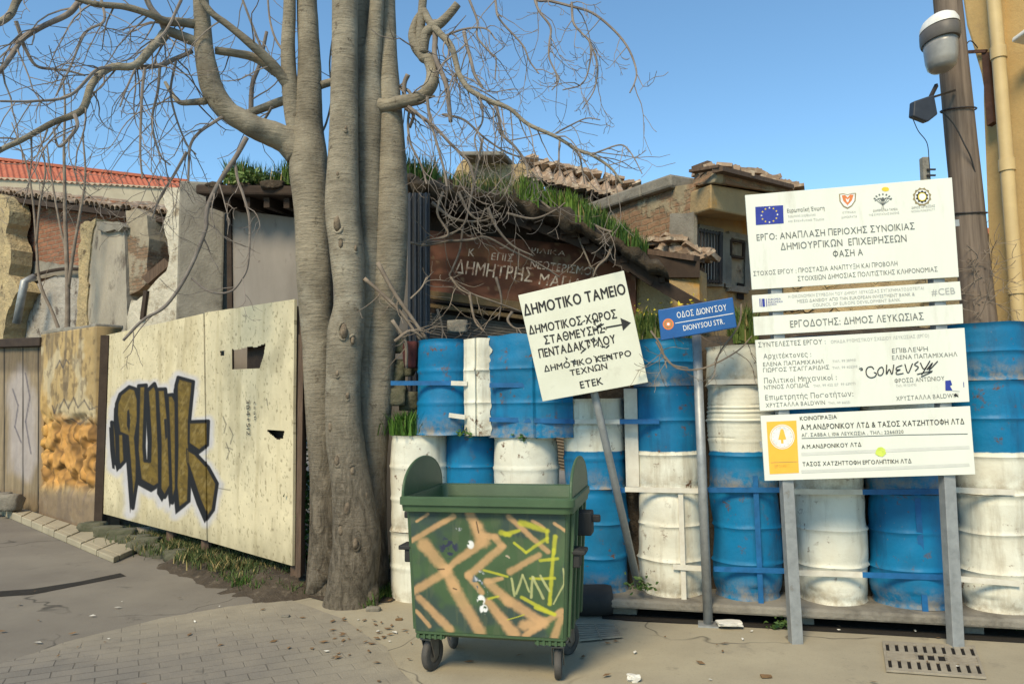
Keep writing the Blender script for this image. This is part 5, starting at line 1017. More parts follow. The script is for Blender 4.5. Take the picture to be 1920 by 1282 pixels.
B_(mb, z4([(1538, 470), (1580, 465), (1592, 500), (1575, 510), (1595, 545), (1540, 545)]), 3, .004); B_(mb, z4([(1605, 580), (1622, 565), (1640, 592), (1612, 590)]), 0, .004); stroke(mb, z4([(1596, 548), (1650, 552)]), .8, SP0, sln, 2); stroke(mb, z4([(1681, 480), (1683, 520)]), 1, SP0, sln, 3)
mb.build('lettering', INK, PN[3])
em = MB()
B_(em, [(1437, 790.5), (1493, 788), (1498, 886), (1443, 888.5)], 8); B_(em, circ(1466.5, 818.5, 23.2, 28), 7, .003); B_(em, circ(1466.5, 818.5, 21.5, 28), 8, .0036); B_(em, circ(1466.5, 818.5, 20.5, 28), 7, .0042); B_(em, [(1463, 806), (1466, 803), (1469, 806), (1474, 823), (1468.5, 824), (1469, 831), (1464.5, 831), (1464, 824), (1459, 824)], 8, .005)
stroke(em, [(1445, 867), (1496, 865)], .8, SP0, sln, 6, .003); W_(em, 'ΕΡΓΟΛΑΒΟΣ', (1453, 877), (1481, 875), 5, 6)
for i in range(14): a = i * 2 * math.pi / 14; B_(em, circ(1466.5 + 17.3 * math.cos(a), 818.5 + 17.3 * math.sin(a), 1.3, 6), 10, .005)
em.build('amber_emblem', INK, PN[4]); mb = MB()
for y in (843, 876):
    B_(mb, [(1502, y + 5), (1817, y - 8), (1818, y - 2), (1503, y + 11)], 10, .0018)
W_(mb, 'ΚΟΙΝΟΠΡΑΞΙΑ', (1500, 788), (1569, 784.5), 7, 0, .012); W_(mb, 'Α.Μ.ΑΝΔΡΟΝΙΚΟΥ ΛΤΔ & ΤΑΣΟΣ ΧΑΤΖΗΤΤΟΦΗ ΛΤΔ', (1501.5, 805.5), (1808, 794.5), 9.5, 0, .014); W_(mb, 'ΑΓ. ΣΑΒΒΑ 1, 1016 ΛΕΥΚΩΣΙΑ , ΤΗΛ.: 22661320', (1503, 818.5), (1694, 812), 6, 1, .006)
stroke(mb, [(1503, 821.5), (1695, 815), (1814, 813)], .9, SP0, sln, 0); W_(mb, 'Α.Μ.ΑΝΔΡΟΝΙΚΟΥ ΛΤΔ', (1503, 841), (1615, 836.5), 7.2, 0, .008); W_(mb, 'ΤΑΣΟΣ ΧΑΤΖΗΤΤΟΦΗ ΕΡΓΟΛΗΠΤΙΚΗ ΛΤΔ', (1505, 873.5), (1709, 867.5), 7.2, 0, .008)
B_(mb, [(1651 + x, 846.6 + y) for x, y in ((-9, -2), (-5, -8), (2, -9), (8, -5), (10, 3), (4, 9), (-4, 8), (-10, 4))], 9, .004)
mb.build('lettering', INK, PN[4])

# ---- tilted parking sign
KL = LN(972, 6.28, 1215, 6.16); kn = (KL[1] - KL[0]).normalized(); kn = Vector((-kn.y, kn.x, 0)); K0 = KL[0]
pb = P(1197, 1100, 6.5); t = thing('parking_sign', pb, 'tilted cream direction sign with black arrow on a leaning steel pole', 'sign')
mb = MB(); mb.prism([V(x, y, KL) for x, y in ((971.5, 553.5), (1169.7, 507.3), (1215.3, 716.5), (1017.5, 752.5))], kn * .012); pl = mb.build('board', MT['board_park'], t, bevel=.003)
mb = MB(); a = V(1080, 600, off(KL, .05)); mb.tube([pb, P(1116, 738, 6.27) + Vector((0, .05, 0)), a], .033, 14); mb.build('pole', MT['galv'], t, smooth=True)
for y in (590, 700): mb = MB(); mb.beam(V(1010 + (y - 590) * .2, y + 8, off(KL, .02)), V(1180 + (y - 590) * .2, y - 28, off(KL, .02)), .012, .04); mb.build('bracket', MT['galv'], t)
mb = MB(); W2 = lambda s, a, b, c_, bo: write(mb, s, a, b, c_, K0, kn, 0, bo, .002)
W2('ΔΗΜΟΤΙΚΟ ΤΑΜΕΙΟ', (984, 592), (1174, 551), 21, .05); W2('ΔΗΜΟΤΙΚΟΣ ΧΩΡΟΣ', (993, 627), (1157, 596), 16.5, .045); W2('ΣΤΑΘΜΕΥΣΗΣ', (1022, 645.5), (1134, 623), 16, .045); W2('ΠΕΝΤΑΔΑΚΤΥΛΟΥ', (1012, 671), (1155, 642.5), 16.5, .045); W2('ΔΗΜΟΤΙΚΟ ΚΕΝΤΡΟ', (1021, 697), (1184, 667), 11.5, .045); W2('ΤΕΧΝΩΝ', (1070, 704.5), (1139, 691), 11.5, .045); W2('ΕΤΕΚ', (1089, 728), (1131, 720), 13.5, .045)
stroke(mb, [(1136, 614), (1168, 608.5)], 3.2, K0, kn, 0, .002); blob(mb, [(1163, 596), (1183, 605), (1168, 620), (1166, 609)], K0, kn, 0, .0022)
r = random.Random(3)
for cx, cy, sx, sy, n in ((1108, 600, 14, 6, 7), (1124, 612, 9, 4, 5), (1118, 645, 14, 8, 9), (1134, 652, 6, 5, 4), (1068, 676, 12, 4, 4), (1130, 668, 14, 4, 5), (1097, 658, 4, 3, 3)):
    for i in range(n): x, y = cx + r.uniform(-sx, sx), cy + r.uniform(-sy, sy); stroke(mb, [(x, y), (x + r.uniform(-6, 6), y + r.uniform(-7, 7)), (x + r.uniform(-7, 7), y + r.uniform(-4, 4))], r.uniform(1, 2.3), K0, kn, 0, .003)
mb.build('lettering', [MT['ink']], pl)
# ---- blue street sign
BL_ = LN(1233, 6.0, 1382, 5.90); bn = (BL_[1] - BL_[0]).normalized(); bn = Vector((-bn.y, bn.x, 0)); B0 = BL_[0]
gb = G(1328, 1172); t = thing('street_sign', gb, 'small blue street name sign on a grey steel post', 'sign')
mb = MB(); mb.prism([V(x, y, BL_) for x, y in ((1233.8, 581), (1374, 557.3), (1381.8, 613.5), (1239.6, 638.3))], bn * .055); pl = mb.build('plate', MT['sign_blue'], t, bevel=.006)
mb = MB(); mb.tube([gb, P(1306, 628, gb.y)], .038, 14); mb.build('post', MT['galv'], t, smooth=True)
mb = MB(); p = gb; mb.box((p.x, p.y, .01), (.16, .16, .012), -.24); mb.build('base_plate', MT['galv'], t)
mb = MB(); write(mb, 'ΟΔΟΣ ΔΙΟΝΥΣΟΥ', (1270, 596.5), (1363, 581.5), 11.5, B0, bn, 0, .012, .002); write(mb, 'DIONYSOU STR.', (1282, 620), (1359, 607), 10, B0, bn, 0, .012, .002); stroke(mb, [(1266, 606), (1375, 587.5)], 1.3, B0, bn, 0, .002)
blob(mb, circ(1253, 607.7, 10.5), B0, bn, 1, .002); blob(mb, circ(1253, 607.7, 7.5), B0, bn, 2, .003); blob(mb, circ(1253, 607.7, 5.5), B0, bn, 1, .004); blob(mb, circ(1253, 607.7, 2.6), B0, bn, 0, .005)
mb.build('lettering', [MT['ink_white'], MT['ink_orange'], MT['ink_tan']], pl)

# ================================================================== THE DUMPSTER
w0, w1 = G(803, 1257), G(1042, 1276); bu = (w1 - w0).normalized(); bu.rotate(Matrix.Rotation(R(1.6), 3, 'Z')); bv = Vector((-bu.y, bu.x, 0)); BO = w0.lerp(w1, .5) - bv * .11 + bu * .015
def Bp(x, y, z): return BO + bu * x + bv * y + Vector((0, 0, z))
BM = Matrix(((bu.x, bv.x, 0), (bu.y, bv.y, 0), (0, 0, 1)))
t = thing('dumpster', BO + bv * .4, 'open green wheeled dumpster sprayed with peach and yellow graffiti', 'dumpster')
def rr(x0, x1, y0, y1, z, rad, n=6):
    out = []
    for cx, cy, a0 in ((x1 - rad, y0 + rad, -90), (x1 - rad, y1 - rad, 0), (x0 + rad, y1 - rad, 90), (x0 + rad, y0 + rad, 180)):
        for i in range(n + 1): a = R(a0 + 90 * i / n); out.append(Bp(cx + rad * math.cos(a), cy + rad * math.sin(a), z))
    return out
XB, XT = .52, .56
mb = MB(); loft(mb, [rr(-XB + .03, XB - .03, .03, .68, .265, .03), rr(-XB, XB, 0, .70, .285, .035), rr(-XB - .01, XB + .01, -.008, .71, .5, .035), rr(-XT, XT, -.03, .75, 1.12, .035), rr(-XT + .02, XT - .02, -.01, .73, 1.12, .03), rr(-XB + .03, XB - .03, .03, .67, .32, .03)]); mb.build('body', MT['binpl'], t, smooth=True, angle=50)
mb = MB(); loft(mb, [rr(-.575, .575, -.055, .775, 1.105, .05), rr(-.588, .588, -.08, .80, 1.105, .06), rr(-.593, .593, -.085, .805, 1.145, .06), rr(-.602, .602, -.10, .815, 1.15, .06), rr(-.602, .602, -.10, .815, 1.195, .06), rr(-.593, .593, -.085, .805, 1.205, .06), rr(-.556, .556, -.03, .75, 1.20, .05), rr(-.535, .535, -.01, .73, 1.10, .05)], False, False); mb.build('rim', MT['binpl'], t, smooth=True, angle=35)
for sx in (-1, 1):
    mb = MB(); pts = []
    for i in range(25): a = math.pi * i / 24; pts.append((.36 - .42 * math.cos(a), 1.195 + .245 * math.sin(a) ** .85))
    mb.prism([Bp(sx * .568, y, z) for y, z in pts], bu * (.016 * sx)); mb.tube([Bp(sx * .576, y, z) for y, z in pts], .011, 8); mb.build('lid_cheek', MT['binpl'], t, bevel=.004)
    mb = MB(); mb.box(Bp(sx * .615, .36, .99), (.10, .16, .16), 0, BM); mb.box(Bp(sx * .66, .36, 1.02), (.12, .05, .05), 0, BM); mb.build('trunnion', MT['black'], t, bevel=.01)
    mb = MB(); mb.box(Bp(sx * .575, .12, .80), (.07, .13, .12), 0, BM); mb.box(Bp(sx * .60, .12, .84), (.10, .16, .03), 0, BM); mb.build('handle', MT['black'], t, bevel=.008)
    for y in (.06, .24, .48, .66): mb = MB(); mb.hexa([Bp(sx * (XB + .0), y - .02, .30), Bp(sx * (XB + .02), y - .02, .30), Bp(sx * (XB + .02), y + .02, .30), Bp(sx * XB, y + .02, .30)], [Bp(sx * XT, y - .02, 1.10), Bp(sx * (XT + .025), y - .02, 1.10), Bp(sx * (XT + .025), y + .02, 1.10), Bp(sx * XT, y + .02, 1.10)]); mb.build('side_rib', MT['binpl'], t, bevel=.005)
STK = [(120, 510, 350, 375, 12, 13, 0), (150, 405, 215, 365, 6, 7, 0), (185, 530, 300, 665, 30, 26, 0), (300, 665, 345, 760, 27, 24, 0), (330, 740, 470, 990, 28, 26, 0), (120, 785, 290, 678, 17, 20, 0), (285, 672, 500, 505, 13, 22, 0), (435, 362, 470, 430, 20, 26, 0), (470, 430, 500, 500, 30, 34, 0), (480, 470, 570, 478, 18, 16, 0), (565, 480, 600, 530, 16, 16, 0), (600, 530, 420, 690, 17, 19, 0), (412, 690, 485, 780, 16, 13, 0), (515, 722, 590, 702, 14, 10, 0), (518, 728, 620, 820, 20, 24, 0), (620, 820, 800, 930, 24, 20, 0), (515, 830, 650, 1000, 18, 28, 0), (635, 665, 785, 572, 16, 13, 0), (640, 372, 830, 552, 13, 12, 0), (760, 390, 815, 425, 8, 8, 0), (870, 400, 922, 442, 7, 8, 0), (150, 820, 310, 985, 17, 20, 0), (130, 890, 200, 970, 9, 10, 0), (700, 1005, 892, 868, 14, 15, 0), (850, 1005, 890, 900, 18, 14, 0), (700, 950, 800, 930, 26, 24, 0),
    (600, 455, 640, 470, 16, 12, 1), (620, 465, 690, 445, 15, 9, 1), (662, 512, 720, 560, 8, 9, 1), (720, 560, 830, 480, 8, 10, 1), (700, 402, 832, 440, 20, 14, 1), (830, 440, 830, 500, 9, 9, 1), (870, 470, 860, 560, 12, 12, 1), (860, 540, 830, 830, 10, 11, 1), (790, 600, 880, 588, 9, 9, 1), (690, 800, 855, 885, 10, 12, 1), (855, 885, 760, 852, 11, 10, 1), (520, 815, 570, 800, 7, 6, 1), (500, 660, 620, 690, 7, 7, 1), (615, 922, 700, 890, 3, 3, 1), (740, 700, 860, 690, 8, 8, 1),
    (640, 700, 652, 790, 6, 7, 2), (662, 780, 700, 682, 7, 7, 2), (700, 682, 732, 770, 6, 6, 2), (740, 800, 752, 690, 7, 7, 2), (752, 690, 800, 800, 7, 7, 2), (790, 680, 830, 760, 7, 7, 2), (905, 640, 910, 720, 5, 6, 2), (910, 720, 850, 830, 5, 4, 2)]
SC = [(.56, .335, .16), (.52, .50, .035), (.50, .50, .22)]
def bin_col(px, py, A):
    q = A - np.array(BO); x = q @ np.array(bu); z = q[:, 2]; v = (1.10 - z) / .80; wdt = (XT - .025) + (XB - XT) * v
    u = (x / wdt + 1) / 2; X = (118 + 12 * v) + u * ((925 - 35 * v) - (118 + 12 * v)); Y = 350 + v * (648 + 18 * u)
    c = np.array((.055, .098, .042))[None, :] * (.72 + .6 * fbm(x * 4, z * 4, 71))[:, None]; c = mixc(c, (.03, .045, .06), sst(.52, .64, fbm(x * 3, z * 3, 75)) * .6)
    c = mixc(c, (.10, .12, .065), sst(.57, .66, fbm(x * 30, z * 6, 76)) * .35)
    wx = X + 10 * (fbm(x * 9, z * 9, 72) - .5); wy = Y + 10 * (fbm(x * 9, z * 9, 73) - .5); gr = fbm(x * 60, z * 60, 74, 2)
    for x0, y0, x1, y1, r0, r1, k in STK:
        ax, ay, bx, by = x0, y0, x1, y1; dx, dy = bx - ax, by - ay; T = np.clip(((wx - ax) * dx + (wy - ay) * dy) / (dx * dx + dy * dy), 0, 1); d = np.hypot(wx - ax - T * dx, wy - ay - T * dy); r_ = (r0 + (r1 - r0) * T) * (1.06 if k == 0 else .85)
        a_ = sst(1.55, .5, d / r_ + .35 * (gr - .5)) * (.86 if k == 0 else .8); c = mixc(c, SC[k], a_ * (.75 + .4 * (fbm(x * 12, z * 12, 77) - .2)).clip(0, 1))
    for x0, y0, r_, m, th in ((435, 525, 22, (.75, .75, .72), .52), (480, 820, 26, (.8, .8, .78), .45), (492, 870, 26, (.8, .8, .78), .45), (470, 725, 42, (.10, .14, .17), .52), (478, 700, 34, (.5, .52, .54), .58), (376, 430, 22, (.3, .32, .33), .58), (490, 780, 30, (.5, .53, .55), .60), (620, 600, 24, (.45, .36, .25), .62), (320, 540, 60, (.03, .035, .07), .5)):
        c = mixc(c, m, sst(1, .6, np.hypot(X - x0, (Y - y0) * .8) / r_) * sst(th - .03, th + .03, fbm(x * 26, z * 26, 79)))
    for x0, y0, x1, y1 in ((255, 662, 290, 660), (335, 762, 352, 768), (470, 400, 480, 460)): c = mixc(c, (.03, .02, .015), sst(5, 2, sdseg(X, Y, (x0, y0), (x1, y1))) * .8)
    return np.clip(c, 0, 1)
def fr(x, z): k = (z - .275) / (1.12 - .275); return Bp(x, -.03 * k - .004, z)
mb = MB(); rough_grid(mb, fr(-XT + .025, 1.10), fr(XT - .025, 1.10), fr(XB - .02, .305), fr(-XB + .02, .305), 250, 200, None, bin_col, .006); mb.build('front_face', MT['paint_gloss'], t)
def caster(x, y, yaw, tr=.115):
    q = Bp(x, y, 0); M_ = Matrix.Rotation(yaw, 3, 'Z') @ BM; ux, uy = M_ @ Vector((1, 0, 0)), M_ @ Vector((0, 1, 0)); ax_ = q + uy * .035 + Vector((0, 0, tr))
    mb = MB(); mb.box(q + Vector((0, 0, .268)), (.15, .13, .018), 0, BM); mb.tube([q + Vector((0, 0, .225)), q + Vector((0, 0, .262))], .035, 14)
    for s in (-1, 1): mb.hexa([ax_ + ux * s * .034 - uy * .03 - Vector((0, 0, .02)), ax_ + ux * s * .040 - uy * .03 - Vector((0, 0, .02)), ax_ + ux * s * .040 + uy * .025 - Vector((0, 0, .02)), ax_ + ux * s * .034 + uy * .025 - Vector((0, 0, .02))], [q + ux * s * .034 - uy * .05 + Vector((0, 0, .232)), q + ux * s * .040 - uy * .05 + Vector((0, 0, .232)), q + ux * s * .040 + uy * .05 + Vector((0, 0, .232)), q + ux * s * .034 + uy * .05 + Vector((0, 0, .232))])
    mb.box(q + Vector((0, 0, .228)), (.088, .11, .012), 0, M_); f = mb.build('caster', MT['steel'], t, bevel=.002)
    mb = MB(); m3 = Matrix((uy, Vector((0, 0, 1)), ux)).transposed(); mb.lathe(ax_, [(.06, -.022), (tr - .012, -.024), (tr - .002, -.016), (tr, 0), (tr - .002, .016), (tr - .012, .024), (.06, .022)], 36, axis=m3); mb.build('tyre', MT['tyre'], f, smooth=True, angle=50)
    mb = MB(); mb.lathe(ax_, [(.001, -.018), (.02, -.026), (.062, -.018), (.062, .018), (.02, .026), (.001, .018)], 24, axis=m3); mb.build('hub', MT['steel'], f, smooth=True, angle=40)
hw = (w1 - w0).length / 2
caster(-hw, .11, R(-14)); caster(hw, .11, R(8)); caster(-hw + .02, .60, R(30)); caster(hw - .02, .60, R(-25))
for x in (-.49, .33):
    mb = MB(); mb.box(Bp(x + .08, .035, .262), (.2, .04, .02), 0, BM)
    for i in range(5): mb.box(Bp(x + .04 * i, .03, .275), (.016, .05, .05), 0, BM)
    mb.build('corner_rib', MT['binpl'], t)

# ================================================================== TREES
tree = thing('bare_tree', G(655, 1125), 'big leafless tree with three grey trunks behind the dumpster', 'tree')
def path(p4, n=6):
    """stations (px, py, depth, radius in photo px) -> smooth points and metric radii"""
    q = cr([tuple(P(x, y, d)) + (r * d / F,) for x, y, d, r in p4], n); return [Vector(a[:3]) for a in q], [max(.002, a[3]) for a in q]
mb = MB()
def stem(p4, n=12, sides=36, jit=.085): a, r = path(p4, n); mb.tube(a, r, sides, jit, 3.2); return a, r
TWG = MB(); SRC = []
# three trunks
stem([(612, 1140, 7.5, 44), (611, 1090, 7.5, 35), (613, 1000, 7.5, 31), (610, 900, 7.5, 29), (604, 800, 7.5, 29), (598, 700, 7.5, 29), (594, 600, 7.5, 31), (590, 500, 7.5, 33), (586, 400, 7.5, 35), (579, 300, 7.5, 36), (578, 230, 7.5, 28), (580, 120, 7.5, 22), (575, 0, 7.5, 19.5), (572, -120, 7.5, 18)])
stem([(575, 300, 7.5, 20), (555, 240, 7.48, 18), (544, 170, 7.45, 16), (540, 90, 7.42, 14), (543, 20, 7.4, 12), (545, -120, 7.4, 11)], 8, 18)
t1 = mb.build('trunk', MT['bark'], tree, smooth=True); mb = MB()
T2A, T2R = stem([(655, 1150, 7.05, 54), (656, 1112, 7.05, 45), (664, 1060, 7.05, 45), (669, 1000, 7.05, 43), (660, 920, 7.05, 36), (648, 840, 7.05, 34), (643, 760, 7.05, 32), (645, 690, 7.05, 33), (649, 630, 7.05, 36), (656, 560, 7.05, 29), (650, 470, 7.05, 32), (643, 390, 7.05, 33), (645, 250, 7.05, 28), (646, 120, 7.05, 26), (647, 0, 7.05, 25), (648, -120, 7.05, 24)])
scar = MB(); SC_ = [(640, 428, 13, 0), (646, 462, 8, 0), (652, 622, 12, 0), (668, 640, 7, 0), (672, 470, 7, 0), (626, 800, 9, 1), (640, 862, 9, 0), (668, 880, 8, 0), (660, 948, 11, 0), (690, 930, 8, 0), (648, 990, 9, 0), (676, 1010, 9, 0), (640, 340, 5, 0), (655, 250, 5, 0), (640, 700, 6, 0), (658, 740, 7, 0)]
for x, y, s, kk in SC_:
    k_ = min(range(len(T2A)), key=lambda q: abs(proj([T2A[q]])[1][0] - y)); c0 = T2A[k_]; px0 = proj([c0])[0][0]; off_x = (x - px0) * 7.05 / F; rr_ = T2R[k_]; dy = -math.sqrt(max(.0004, rr_ * rr_ - off_x * off_x)) if abs(off_x) < rr_ else 0
    c_ = c0 + Vector((off_x, dy, 0)); rad = s * 7 / F; nrm = Vector((off_x, dy, 0)).normalized(); tg = Vector((-nrm.y, nrm.x, 0))
    ring_ = [c_ + tg * rad * math.cos(a) * .8 + Vector((0, 0, 1.35 * rad * math.sin(a))) - nrm * (.02 * math.cos(a) ** 2) for a in np.linspace(0, 2 * math.pi, 18)]
    k0 = int(x) % 18; seg = [ring_[(k0 + q) % 17] for q in range(11)]; mb.tube(seg, [.004 + .011 * math.sin(math.pi * q / 10) for q in range(11)], 8, .6, 20)
    scar.tube([c_ + Vector((0, 0, -rad * 1.1)) - nrm * .012, c_ - Vector((0, 0, rad * .5)) - nrm * .004, c_ + Vector((0, 0, rad * .4)) - nrm * .004, c_ + Vector((0, 0, rad * 1.1)) - nrm * .012], [rad * .25, rad * .55, rad * .5, rad * .2], 10, .4, 20)
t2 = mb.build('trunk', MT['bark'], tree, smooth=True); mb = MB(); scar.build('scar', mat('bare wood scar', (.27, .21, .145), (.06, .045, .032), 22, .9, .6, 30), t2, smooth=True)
stem([(695, 1120, 7.35, 36), (694, 1040, 7.35, 30), (692, 940, 7.35, 28), (692, 840, 7.35, 30), (690, 740, 7.35, 28), (690, 640, 7.35, 27), (690, 540, 7.3, 26), (691, 420, 7.3, 27), (692, 300, 7.3, 26), (692, 200, 7.3, 27), (694, 140, 7.3, 22), (703, 60, 7.25, 16), (707, 0, 7.2, 14), (712, -120, 7.2, 13)])
stem([(688, 180, 7.35, 18), (682, 90, 7.35, 16), (679, 0, 7.38, 15), (677, -120, 7.4, 14)], 8, 18)
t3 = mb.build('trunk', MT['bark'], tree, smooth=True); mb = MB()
stem([(700, 1090, 7.36, 32), (698, 980, 7.36, 26), (700, 860, 7.36, 26), (706, 740, 7.36, 30), (710, 640, 7.36, 32), (724, 540, 7.36, 34), (732, 420, 7.36, 34), (733, 300, 7.36, 29), (731, 200, 7.36, 23), (728, 100, 7.36, 18), (726, 0, 7.36, 16), (724, -120, 7.36, 15)])
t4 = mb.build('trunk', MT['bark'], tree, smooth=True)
def limb(p, n=6, tw=0, L=(.3, .8), r0=.0, name='limb', sides=12, par=None, dn=.25):
    a, r = path(p, n)
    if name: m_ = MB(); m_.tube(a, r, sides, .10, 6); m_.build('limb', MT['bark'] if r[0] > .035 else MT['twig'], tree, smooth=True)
    else: TWG.tube(a, r, 6, .05, 8)
    if tw: SRC.append((a, r, tw, L, dn))
def rp(pxs, d0, d1, r0, r1): k = len(pxs) - 1; return [(x, y, d0 + (d1 - d0) * i / k, r0 + (r1 - r0) * i / k) for i, (x, y) in enumerate(pxs)]
limb([(560, 285, 7.5, 30), (535, 262, 7.45, 27), (500, 248, 7.35, 24), (467, 233, 7.25, 22), (430, 210, 7.2, 21), (404, 178, 7.15, 21), (391, 145, 7.12, 20), (383, 100, 7.1, 18), (380, 50, 7.1, 16), (377, 0, 7.1, 15), (374, -120, 7.1, 14)], 8, 0, sides=20)
limb(rp([(545, 165), (527, 143), (512, 122), (490, 100), (467, 80), (427, 47), (393, 20), (360, -30)], 7.45, 6.9, 12, 5), 6, 6)
limb(rp([(520, 138), (480, 110), (440, 100), (403, 95)], 7.4, 7.2, 9, 7), 6, 2)
limb(rp([(545, 185), (520, 193), (473, 210), (440, 215)], 7.5, 8.1, 9, 7), 6, 2)
limb(rp([(470, 218), (473, 160), (487, 120), (500, 60)], 7.9, 7.9, 5, 3), 6, 6)
limb(rp([(372, 47), (340, 42), (310, 40), (280, 27), (233, 13), (173, 7), (100, -20)], 7.1, 6.3, 9, 5), 6, 16)
limb(rp([(374, 82), (340, 68), (313, 60), (300, 75), (287, 87), (253, 123), (207, 127), (173, 157), (153, 207), (100, 230), (40, 263), (0, 282), (-60, 320)], 7.1, 5.9, 10, 4.5), 6, 34)
limb(rp([(313, 62), (300, 36), (280, 10), (262, -40)], 6.9, 6.7, 7, 5), 6, 6)
limb(rp([(384, 190), (360, 192), (337, 192), (322, 175), (310, 155)], 7.1, 7.6, 7, 3), 6, 8)
limb(rp([(60, -40), (33, 0), (20, 27), (0, 42), (-40, 60)], 6.2, 6.0, 8, 6), 6, 5)
limb(rp([(200, -40), (153, 0), (127, 27), (80, 50), (43, 73), (20, 107), (0, 133), (-40, 170)], 6.6, 6.1, 6, 4), 6, 16)
limb(rp([(30, 40), (40, 70), (47, 90), (67, 123), (100, 130), (127, 133), (160, 142)], 6.3, 6.6, 4, 2), 5, 8, name=None)
limb(rp([(240, 127), (270, 126), (300, 123), (330, 110), (360, 97)], 6.6, 7.1, 5, 4), 5, 10)
limb(rp([(462, 258), (443, 293), (415, 335), (392, 380), (387, 405), (384, 435), (353, 510), (312, 572), (268, 600), (231, 638)], 7.2, 7.0, 5, 2.6), 6, 10)
limb(rp([(440, 300), (446, 338), (456, 366), (468, 416), (465, 494), (452, 525), (431, 547), (393, 547), (359, 522)], 7.2, 7.1, 3, 1.8), 6, 8, name=None)
limb(rp([(420, 218), (400, 230), (372, 250), (357, 273), (354, 310), (353, 343)], 7.15, 7.0, 3.2, 2), 6, 8, name=None)
limb(rp([(350, 285), (325, 330), (300, 370), (285, 410)], 7.0, 7.0, 3, 1.6), 5, 6, name=None)
limb(rp([(272, 128), (267, 167), (264, 230), (263, 290), (267, 335)], 6.6, 6.5, 3.2, 1.8), 6, 14, name=None)
limb(rp([(300, 123), (296, 170), (285, 230), (300, 290), (320, 310)], 6.7, 6.9, 3, 1.6), 6, 12, name=None)
limb(rp([(330, 115), (320, 170), (330, 220), (350, 270), (368, 290)], 6.9, 7.1, 2.6, 1.5), 6, 10, name=None)
limb(rp([(140, 215), (145, 235), (133, 255), (110, 275), (100, 240)], 6.1, 6.0, 4, 2), 6, 8, name=None)
limb(rp([(207, 128), (180, 132), (130, 180), (60, 190), (0, 190)], 6.4, 5.8, 3.5, 2), 6, 14, name=None)
limb(rp([(340, 0), (310, 60), (270, 100), (240, 160), (225, 200)], 6.9, 6.4, 3, 1.5), 6, 14, name=None)
limb(rp([(190, 0), (195, 40), (160, 62), (130, 130), (105, 180)], 6.5, 6.2, 3, 1.5), 6, 12, name=None)
limb(rp([(510, 200), (495, 225), (470, 250), (462, 230)], 7.6, 7.8, 3, 1.5), 5, 5, name=None)
limb(rp([(440, -40), (470, 40), (490, 90), (510, 140)], 7.6, 7.7, 2.4, 3), 6, 8, name=None)
limb(rp([(500, -40), (505, 30), (515, 70), (530, 95)], 7.8, 7.7, 2, 2.4), 5, 6, name=None)
limb(rp([(600, 160), (618, 155), (640, 150)], 7.5, 7.6, 8, 7), 4)
limb(rp([(597, 260), (612, 230), (622, 180), (618, 120), (625, 60)], 7.7, 7.9, 2.5, 1.5), 5, 5, name=None)
# right hand side
limb([(700, 196, 7.3, 18), (722, 199, 7.25, 13), (753, 191, 7.15, 12), (788, 183, 7.05, 12.5), (807, 162, 7.0, 13), (811, 136, 7.0, 12), (803, 112, 7.0, 11.5), (792, 105, 7.0, 10), (788, 70, 7.0, 9), (790, 40, 7.0, 8.5), (793, 0, 7.0, 8), (800, -80, 7.0, 7)], 8, 5, sides=18)
limb([(797, 112, 7.0, 9), (782, 90, 7.02, 11), (774, 66, 7.04, 9), (780, 40, 7.05, 7), (792, 20, 7.05, 5)], 8, 2, sides=14)
limb([(794, 100, 6.98, 9), (800, 62, 6.95, 10), (827, 43, 6.9, 9), (845, 25, 6.88, 8.5), (858, 8, 6.86, 8)], 7, 0, sides=14)
limb(rp([(794, 20), (808, 45), (827, 65), (842, 82), (850, 98), (857, 125), (861, 140), (878, 166), (900, 180), (923, 191), (957, 205), (990, 233), (1041, 256), (1083, 281), (1111, 292), (1145, 315), (1167, 345)], 7.0, 5.9, 7.5, 2.2), 6, 46, (.3, .8))
limb(rp([(816, 40), (816, 75), (816, 107), (836, 157), (842, 200), (845, 228)], 6.95, 6.8, 6, 4), 6, 6)
limb(rp([(765, 140), (758, 160), (760, 200), (775, 215), (768, 240)], 7.3, 7.4, 5, 3), 6, 8)
limb(rp([(720, 195), (740, 165), (765, 170), (780, 190), (815, 180)], 7.4, 7.3, 4, 2.5), 6, 6, name=None)
limb(rp([(940, -60), (1000, -4), (1030, 2), (1066, 11), (1111, 25), (1153, 59), (1179, 93), (1193, 132), (1190, 155), (1181, 174)], 6.3, 5.6, 3.4, 1.4), 6, 16, (.25, .6), name=None)
limb(rp([(1000, -10), (1010, 20), (1032, 51), (1030, 80), (1030, 110), (1047, 149), (1035, 169)], 6.1, 5.9, 2.6, 1.3), 6, 12, (.2, .5), name=None)
limb(rp([(927, -20), (930, 10), (937, 37), (979, 84), (993, 115), (1010, 138)], 6.5, 6.3, 2.6, 1.3), 6, 12, (.25, .6), name=None)
limb(rp([(1072, 5), (1075, 42), (1090, 62), (1106, 81), (1106, 118), (1092, 157), (1055, 169)], 6.0, 5.8, 2.6, 1.2), 6, 12, (.2, .5), name=None)
limb(rp([(1106, 82), (1116, 105), (1120, 132), (1114, 169), (1092, 205)], 5.9, 5.8, 2.2, 1.2), 6, 8, (.2, .4), name=None)
limb(rp([(880, 0), (895, 40), (895, 70), (920, 100), (930, 110), (928, 150)], 6.8, 6.7, 2.6, 1.3), 6, 12, (.25, .6), name=None)
limb(rp([(829, 70), (870, 55), (910, 54), (930, 75)], 6.9, 6.6, 2.4, 1.4), 6, 10, (.25, .6), name=None)
limb(rp([(870, 60), (875, 85), (882, 110), (890, 140), (905, 165)], 6.7, 6.6, 4.2, 2.6), 6, 8, (.25, .6))
limb(rp([(800, 178), (806, 220), (818, 265), (833, 320), (838, 350)], 7.0, 6.9, 3.4, 2), 6, 12, name=None)
